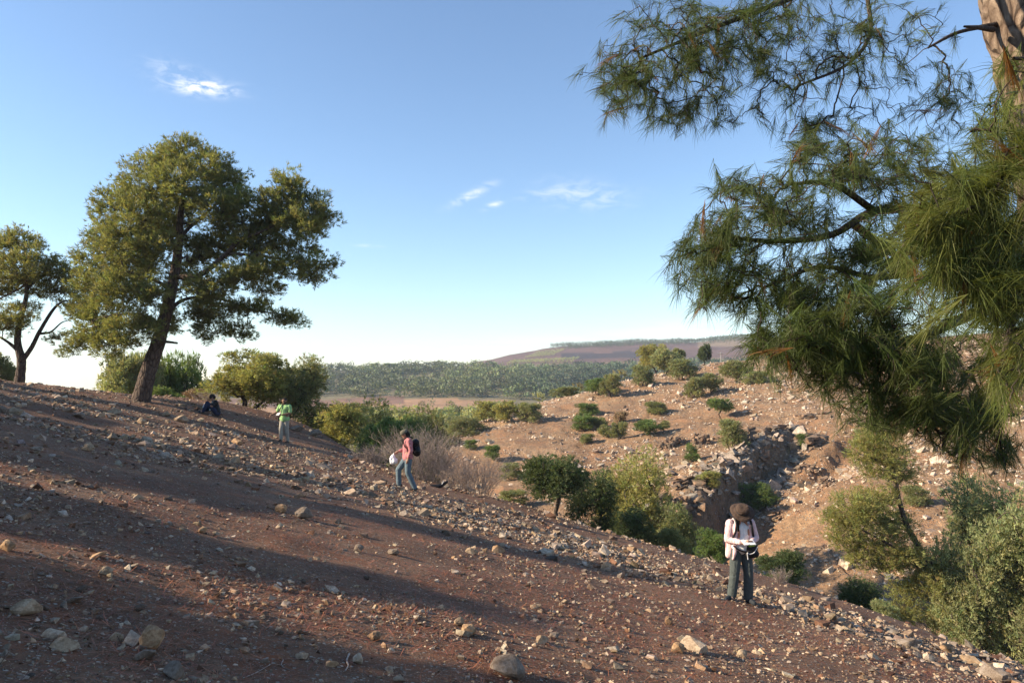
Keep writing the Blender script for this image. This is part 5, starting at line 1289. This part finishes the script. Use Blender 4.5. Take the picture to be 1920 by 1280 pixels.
def person_pink():
    g = ground(765, 917, 8); rz = -math.pi / 2 + .25; e = empty('person', g, rz); R = Matrix.Rotation(rz, 3, 'Z')
    def gz(x, y): q = R @ Vector((x, y, 0)); return H(g[0] + q.x, g[1] + q.y) - g[2]
    # local -Y is forward: he walks to the left of the picture, up the slope
    hc = V3(0, -.10, 1.575); P, f, s, u = head(hc, (-.05, -.90, -.42))
    fa = V3(-.10, -.26, gz(-.10, -.26) + .10); fb = V3(.10, .17, gz(.10, .17) + .10); ka = V3(-.10, -.27, .56); kb = V3(.10, -.02, .50)
    sh = [V3(-.2, 0, 1.40), V3(.2, 0, 1.40)]; el = [V3(-.24, -.06, 1.12), V3(.25, .05, 1.13)]; wr = [V3(-.2, -.27, 1.08), V3(.22, -.03, .90)]
    body = P + [(V3(0, -.01, 1.44), .058, hc - u * .07, .055), (V3(-.08, 0, 1.32), .12, V3(.08, 0, 1.32), .12), (V3(-.06, 0, 1.02), .125, V3(.06, 0, 1.02), .125), (V3(0, 0, 1.3), .13, V3(0, 0, 1.05), .13),
            (V3(-.09, 0, .95), .095, ka, .06), (ka, .06, fa, .043), (V3(.09, 0, .95), .095, kb, .06), (kb, .06, fb, .043), (fa, .045, fa + V3(0, -.04, -.06), .045), (fb, .045, fb + V3(0, -.04, -.06), .045)]
    for k in range(2): body += [(sh[k], .06, el[k], .045), (el[k], .045, wr[k], .03)]
    body += hand(wr[0], (.05, -.8, -.5), (-1, 0, 0), 1) + hand(wr[1], (-.05, -.25, -1), (1, 0, 0), 1)
    caps(body, .012, 3, C_skin, 'body', e); eyes(hc, f, s, u, e)
    shirt = [(V3(-.085, 0, 1.32), .135, V3(.085, 0, 1.32), .135), (V3(-.075, 0, .95), .14, V3(.075, 0, .95), .14), (V3(0, -.01, 1.3), .145, V3(0, -.015, .93), .155), (V3(-.08, 0, 1.42), .065, V3(.08, 0, 1.42), .065), (V3(0, -.03, 1.46), .075, V3(0, -.02, 1.40), .085)]
    for k in range(2): shirt += [(sh[k], .082, el[k], .066), (el[k], .066, wr[k] + (el[k] - wr[k]) * .3, .052)]
    caps(shirt, .012, 3, C_pink, 'pink_shirt', e)
    caps([(V3(-.07, 0, .95), .12, V3(.07, 0, .95), .12), (V3(-.085, 0, .92), .115, ka, .085), (ka, .085, fa + V3(0, .01, -.01), .075), (V3(.085, 0, .92), .115, kb, .085), (kb, .085, fb + V3(0, .01, -.01), .075)], .012, 3, C_jean, 'jeans', e)
    for ft in (fa, fb): caps([(ft + V3(0, .05, -.04), .055, ft + V3(0, -.14, -.065), .043), (ft, .058, ft + V3(0, .02, -.05), .058)], .01, 3, C_boots2, 'boot', e)
    caps([(hc + u * .025 - f * .03, .108, hc - u * .04 - f * .07, .075)], .01, 2, C_hair, 'hair', e)
    M = Matrix.Translation(hc + u * .04) @ Matrix(((s.x, -f.x, u.x, 0), (s.y, -f.y, u.y, 0), (s.z, -f.z, u.z, 0), (0, 0, 0, 1)))
    c_ = lathe([(.118, -.0), (.121, .02), (.115, .06), (.09, .092), (.05, .105), (.001, .108)], 24, C_cap, 'cap', e, M)
    caps([(V3(*(hc + u * .045 + f * .10 - s * .05)), .012, V3(*(hc + u * .045 + f * .10 + s * .05)), .012), (V3(*(hc + u * .035 + f * .17 - s * .035)), .010, V3(*(hc + u * .035 + f * .17 + s * .035)), .010), (hc + u * .045 + f * .10, .012, hc + u * .035 + f * .175, .010)], .006, 1, C_cap, 'peak', c_)
    tag(e, 'person in pink shirt and jeans walking left with a white bag', 'person')
    pl = lambda *v: Vector(g) + R @ Vector(v)
    bp = empty('backpack', pl(0, .22, 1.05), rz)
    caps([(V3(-.08, .0, .3), .095, V3(.08, .0, .3), .095), (V3(-.1, .02, .05), .105, V3(.1, .02, .05), .105), (V3(0, .0, .28), .1, V3(0, .03, 0), .12)], .014, 3, C_black, 'pack', bp)
    for sg in (-1, 1):
        P_ = smooth_path([V3(sg * .1, -.1, .42), V3(sg * .12, -.22, .475), V3(sg * .13, -.36, .38), V3(sg * .16, -.34, .2), V3(sg * .18, -.15, .05), V3(sg * .1, -.05, .0)], 5); Vv, Q = tube(P_, np.full(len(P_), .017), 6); link('strap', mesh_np('strap', Vv, Q, C_black, None, True), bp)
    P_ = smooth_path([V3(.1, .05, .0), V3(.12, .10, -.15), V3(.11, .13, -.3)], 4); Vv, Q = tube(P_, np.full(len(P_), .009), 5); link('strap_end', mesh_np('strap_end', Vv, Q, C_black, None, True), bp)
    tag(bp, 'black backpack on the person in the pink shirt', 'backpack')
    bag = empty('plastic_bag', pl(-.2, -.36, 1.03), rz)
    caps([(V3(0, -.02, -.01), .022, V3(0, -.05, -.10), .06), (V3(-.03, -.06, -.12), .075, V3(.02, -.02, -.24), .085), (V3(0, -.10, -.16), .06, V3(.0, -.09, -.27), .06), (V3(0, .03, -.2), .05, V3(0, .04, -.27), .04)], .012, 1, C_plastic, 'pouch', bag)
    tag(bag, 'crumpled white plastic bag in the hand of the person in pink', 'bag')
person_pink()

def person_green():
    g = ground(533, 829, 10); rz = -.25; e = empty('person', g, rz); R = Matrix.Rotation(rz, 3, 'Z')
    def gz(x, y): q = R @ Vector((x, y, 0)); return H(g[0] + q.x, g[1] + q.y) - g[2]
    hc = V3(0, -.03, 1.63); P, f, s, u = head(hc, (.1, -.95, -.12))
    fa = V3(-.09, -.10, gz(-.09, -.1) + .10); fb = V3(.08, .12, gz(.08, .12) + .10); ka = V3(-.095, -.10, .52); kb = V3(.085, .02, .52)
    sh = [V3(-.21, 0, 1.43), V3(.21, 0, 1.43)]; el = [V3(-.34, .02, 1.20), V3(.26, .0, 1.15)]; wr = [V3(-.46, -.14, 1.10), V3(.02, -.24, 1.10)]
    body = P + [(V3(0, 0, 1.47), .06, hc - u * .08, .058), (V3(-.09, 0, 1.35), .12, V3(.09, 0, 1.35), .12), (V3(-.06, 0, 1.03), .125, V3(.06, 0, 1.03), .125), (V3(0, 0, 1.3), .13, V3(0, 0, 1.05), .13),
            (V3(-.09, 0, .96), .095, ka, .06), (ka, .06, fa, .043), (V3(.09, 0, .96), .095, kb, .06), (kb, .06, fb, .043), (fa, .045, fa + V3(0, -.04, -.06), .045), (fb, .045, fb + V3(0, -.04, -.06), .045)]
    for k in range(2): body += [(sh[k], .062, el[k], .047), (el[k], .047, wr[k], .032)]
    body += hand(wr[0], (-.5, -.6, -.3), (-.3, 0, 1)) + hand(wr[1], (-.9, -.3, .1), (0, -.3, 1))
    caps(body, .013, 3, C_skin2, 'body', e); eyes(hc, f, s, u, e)
    shirt = [(V3(-.095, 0, 1.36), .135, V3(.095, 0, 1.36), .135), (V3(-.075, 0, .93), .14, V3(.075, 0, .93), .14), (V3(0, -.01, 1.3), .145, V3(0, -.02, .93), .15), (V3(-.08, 0, 1.45), .065, V3(.08, 0, 1.45), .065)]
    for k in range(2): shirt += [(sh[k], .085, sh[k] + (el[k] - sh[k]) * .75, .08)]
    caps(shirt, .013, 3, C_green, 'green_shirt', e)
    caps([(V3(-.07, 0, .95), .12, V3(.07, 0, .95), .12), (V3(-.085, 0, .93), .115, ka, .085), (ka, .085, fa + V3(0, .01, -.01), .07), (V3(.085, 0, .93), .115, kb, .085), (kb, .085, fb + V3(0, .01, -.01), .07)], .013, 3, C_khaki, 'trousers', e)
    for ft in (fa, fb): caps([(ft + V3(0, .05, -.04), .05, ft + V3(0, -.14, -.065), .042), (ft, .055, ft + V3(0, .02, -.05), .055)], .011, 3, C_boots2, 'boot', e)
    caps([(hc + u * .04 - f * .025, .104, hc - u * .0 - f * .05, .085)], .011, 2, C_hair, 'hair', e)
    caps([(hc - u * .075 + f * .055 - s * .04, .03, hc - u * .075 + f * .055 + s * .04, .03), (hc - u * .1 + f * .05, .03, hc - u * .08 + f * .075, .024), (hc - u * .03 + s * .08, .016, hc - u * .075 + s * .055 + f * .03, .02), (hc - u * .03 - s * .08, .016, hc - u * .075 - s * .055 + f * .03, .02)], .009, 1, C_hair, 'beard', e)
    tag(e, 'bearded person in bright green shirt standing among the rocks', 'person')
    pl = lambda *v: Vector(g) + R @ Vector(v)
    sb = empty('shoulder_bag', pl(-.24, .02, .78), rz)
    caps([(V3(0, -.05, .10), .05, V3(0, .07, .10), .05), (V3(0, -.06, -.10), .06, V3(0, .07, -.10), .06)], .014, 2, C_black, 'pouch', sb)
    P_ = smooth_path([V3(0, -.06, .12), V3(.05, -.19, .40), V3(.18, -.165, .64), V3(.16, .0, .74), V3(.12, .17, .6), V3(.0, .1, .12)], 5); Vv, Q = tube(P_, np.full(len(P_), .018), 6); link('strap', mesh_np('strap', Vv, Q, C_black, None, True), sb)
    tag(sb, 'dark shoulder bag hanging at the side of the person in green', 'bag')
    bm = bmesh.new(); bmesh.ops.create_cube(bm, size=1, matrix=Matrix.Diagonal((.13, .16, .012, 1))); bmesh.ops.bevel(bm, geom=list(bm.edges), offset=.003, segments=1, affect='EDGES'); me = bpy.data.meshes.new('paper'); bm.to_mesh(me); bm.free(); me.materials.append(C_paper)
    o = link('paper_sheet', me, None, pl(-.10, -.30, 1.13)); o.rotation_euler = (.6, 0, rz); tag(o, 'small white paper held by the person in green', 'paper')
person_green()

def person_seated():
    g = ground(405, 779, 10); rz = -1.0; e = empty('person', g, rz); R = Matrix.Rotation(rz, 3, 'Z')
    def gz(x, y): q = R @ Vector((x, y, 0)); return H(g[0] + q.x, g[1] + q.y) - g[2]
    hc = V3(0, -.16, .78); P, f, s, u = head(hc, (0, -.75, -.6)); z0 = gz(0, .1)
    ka = V3(-.14, -.34, gz(-.14, -.34) + .46); kb = V3(.14, -.36, gz(.14, -.36) + .44); fa = V3(-.13, -.52, gz(-.13, -.52) + .09); fb = V3(.13, -.58, gz(.13, -.58) + .09)
    hip = z0 + .13; sh = [V3(-.19, -.05, .60), V3(.19, -.05, .60)]; el = [V3(-.25, -.22, .42), V3(.25, -.22, .42)]; wr = [V3(-.05, -.36, .47), V3(.06, -.37, .47)]
    body = P + [(V3(0, -.08, .63), .06, hc - u * .07, .056), (V3(-.08, -.05, .54), .115, V3(.08, -.05, .54), .115), (V3(-.07, .06, hip), .125, V3(.07, .06, hip), .125), (V3(0, -.04, .5), .125, V3(0, .06, hip), .13),
            (V3(-.09, .03, hip), .095, ka, .062), (ka, .06, fa, .043), (V3(.09, .03, hip), .095, kb, .062), (kb, .06, fb, .043), (fa, .045, fa + V3(0, -.1, -.05), .04), (fb, .045, fb + V3(0, -.1, -.05), .04)]
    for k in range(2): body += [(sh[k], .058, el[k], .045), (el[k], .045, wr[k], .03)]
    body += hand(wr[0], (.5, -.6, -.1), (0, 0, 1)) + hand(wr[1], (-.5, -.6, -.1), (0, 0, 1))
    caps(body, .014, 3, C_skin, 'body', e); eyes(hc, f, s, u, e)
    caps([(V3(-.09, -.05, .54), .13, V3(.09, -.05, .54), .13), (V3(-.07, .05, hip + .06), .135, V3(.07, .05, hip + .06), .135), (V3(0, -.04, .52), .14, V3(0, .05, hip + .04), .145), (sh[0], .08, sh[0] + (el[0] - sh[0]) * .75, .072), (sh[1], .08, sh[1] + (el[1] - sh[1]) * .75, .072), (V3(-.07, -.06, .62), .06, V3(.07, -.06, .62), .06)], .014, 3, C_black, 'black_shirt', e)
    caps([(V3(-.07, .05, hip), .135, V3(.07, .05, hip), .135), (V3(-.09, .03, hip), .11, ka, .085), (ka, .085, fa + V3(0, .02, 0), .065), (V3(.09, .03, hip), .11, kb, .085), (kb, .085, fb + V3(0, .02, 0), .065)], .014, 3, C_navy, 'dark_trousers', e)
    for ft in (fa, fb): caps([(ft + V3(0, .04, -.03), .05, ft + V3(0, -.16, -.05), .04)], .011, 2, C_boot, 'shoe', e)
    caps([(hc + u * .045 - f * .03, .118, hc - u * .01 - f * .05, .10), (hc + u * .06 + f * .05, .06, hc + u * .04 + f * .03, .08)], .012, 2, C_hair, 'curly_hair', e)
    tag(e, 'dark clothed person sitting on the slope with head bent', 'person')
    pl = lambda *v: Vector(g) + R @ Vector(v)
    q = ground(388, 768, 10); rg = np.random.default_rng(3)
    bm = bmesh.new(); bmesh.ops.create_grid(bm, x_segments=8, y_segments=8, size=.17)
    for v in bm.verts: v.co.z += .06 * math.sin(v.co.x * 22 + 1) * math.cos(v.co.y * 17) + .05
    bmesh.ops.solidify(bm, geom=list(bm.faces), thickness=.004); me = bpy.data.meshes.new('paper'); bm.to_mesh(me); bm.free(); me.materials.append(C_paper)
    o = link('paper_sheet', me, None, (q[0], q[1], q[2] + .02)); o.rotation_euler = (.5, .3, .4); o.scale = (1.2, 1, 1.6); tag(o, 'crumpled white papers lying left of the seated person', 'paper')
    rs = empty('rucksack', pl(-.34, -.35, gz(-.34, -.35) + .03), rz + .4)
    caps([(V3(-.07, 0, .12), .11, V3(.07, 0, .12), .11), (V3(-.05, 0, .26), .09, V3(.05, 0, .26), .08)], .014, 2, C_navy, 'pack', rs); caps([(V3(-.05, -.09, .10), .05, V3(.05, -.09, .10), .05)], .012, 1, C_khaki, 'pocket', rs)
    tag(rs, 'dark blue rucksack on the ground against the knees of the seated person', 'rucksack')
person_seated()

def dark_bag():
    g = ground(822, 914, 10); e = empty('black_bag', g, .1)
    caps([(V3(-.26, 0, .06), .05, V3(-.08, 0, .05), .075), (V3(-.08, 0, .05), .075, V3(.10, 0, .07), .07), (V3(.10, 0, .07), .065, V3(.25, 0, .17), .06), (V3(.25, 0, .17), .06, V3(.30, 0, .20), .035)], .014, 2, C_black, 'sack', e)
    caps([(V3(.12, -.05, .13), .012, V3(.17, -.06, .22), .012)], .006, 1, C_paper, 'pale_strap', e)
    tag(e, 'black bag dropped on the ground right of the person in pink', 'bag')
dark_bag()

# ------------------------------------------------------------------ the air
def haze():
    m = bpy.data.materials.new('haze'); m.use_nodes = True; nt = m.node_tree
    for n in list(nt.nodes): nt.nodes.remove(n)
    out = nt.nodes.new('ShaderNodeOutputMaterial'); v = nt.nodes.new('ShaderNodeVolumePrincipled')
    v.inputs['Color'].default_value = (.68, .82, 1.0, 1); v.inputs['Density'].default_value = HAZE; v.inputs['Anisotropy'].default_value = .2
    nt.links.new(v.outputs[0], out.inputs['Volume'])
    bm = bmesh.new(); bmesh.ops.create_cube(bm, size=1); me = bpy.data.meshes.new('haze'); bm.to_mesh(me); bm.free(); me.materials.append(m)
    o = link('haze', me, None, (0, 0, -70)); o.scale = (4900, 4900, 320); tag(o, 'thin bluish air over the whole valley', 'haze', kind='stuff')
if HAZE: haze()
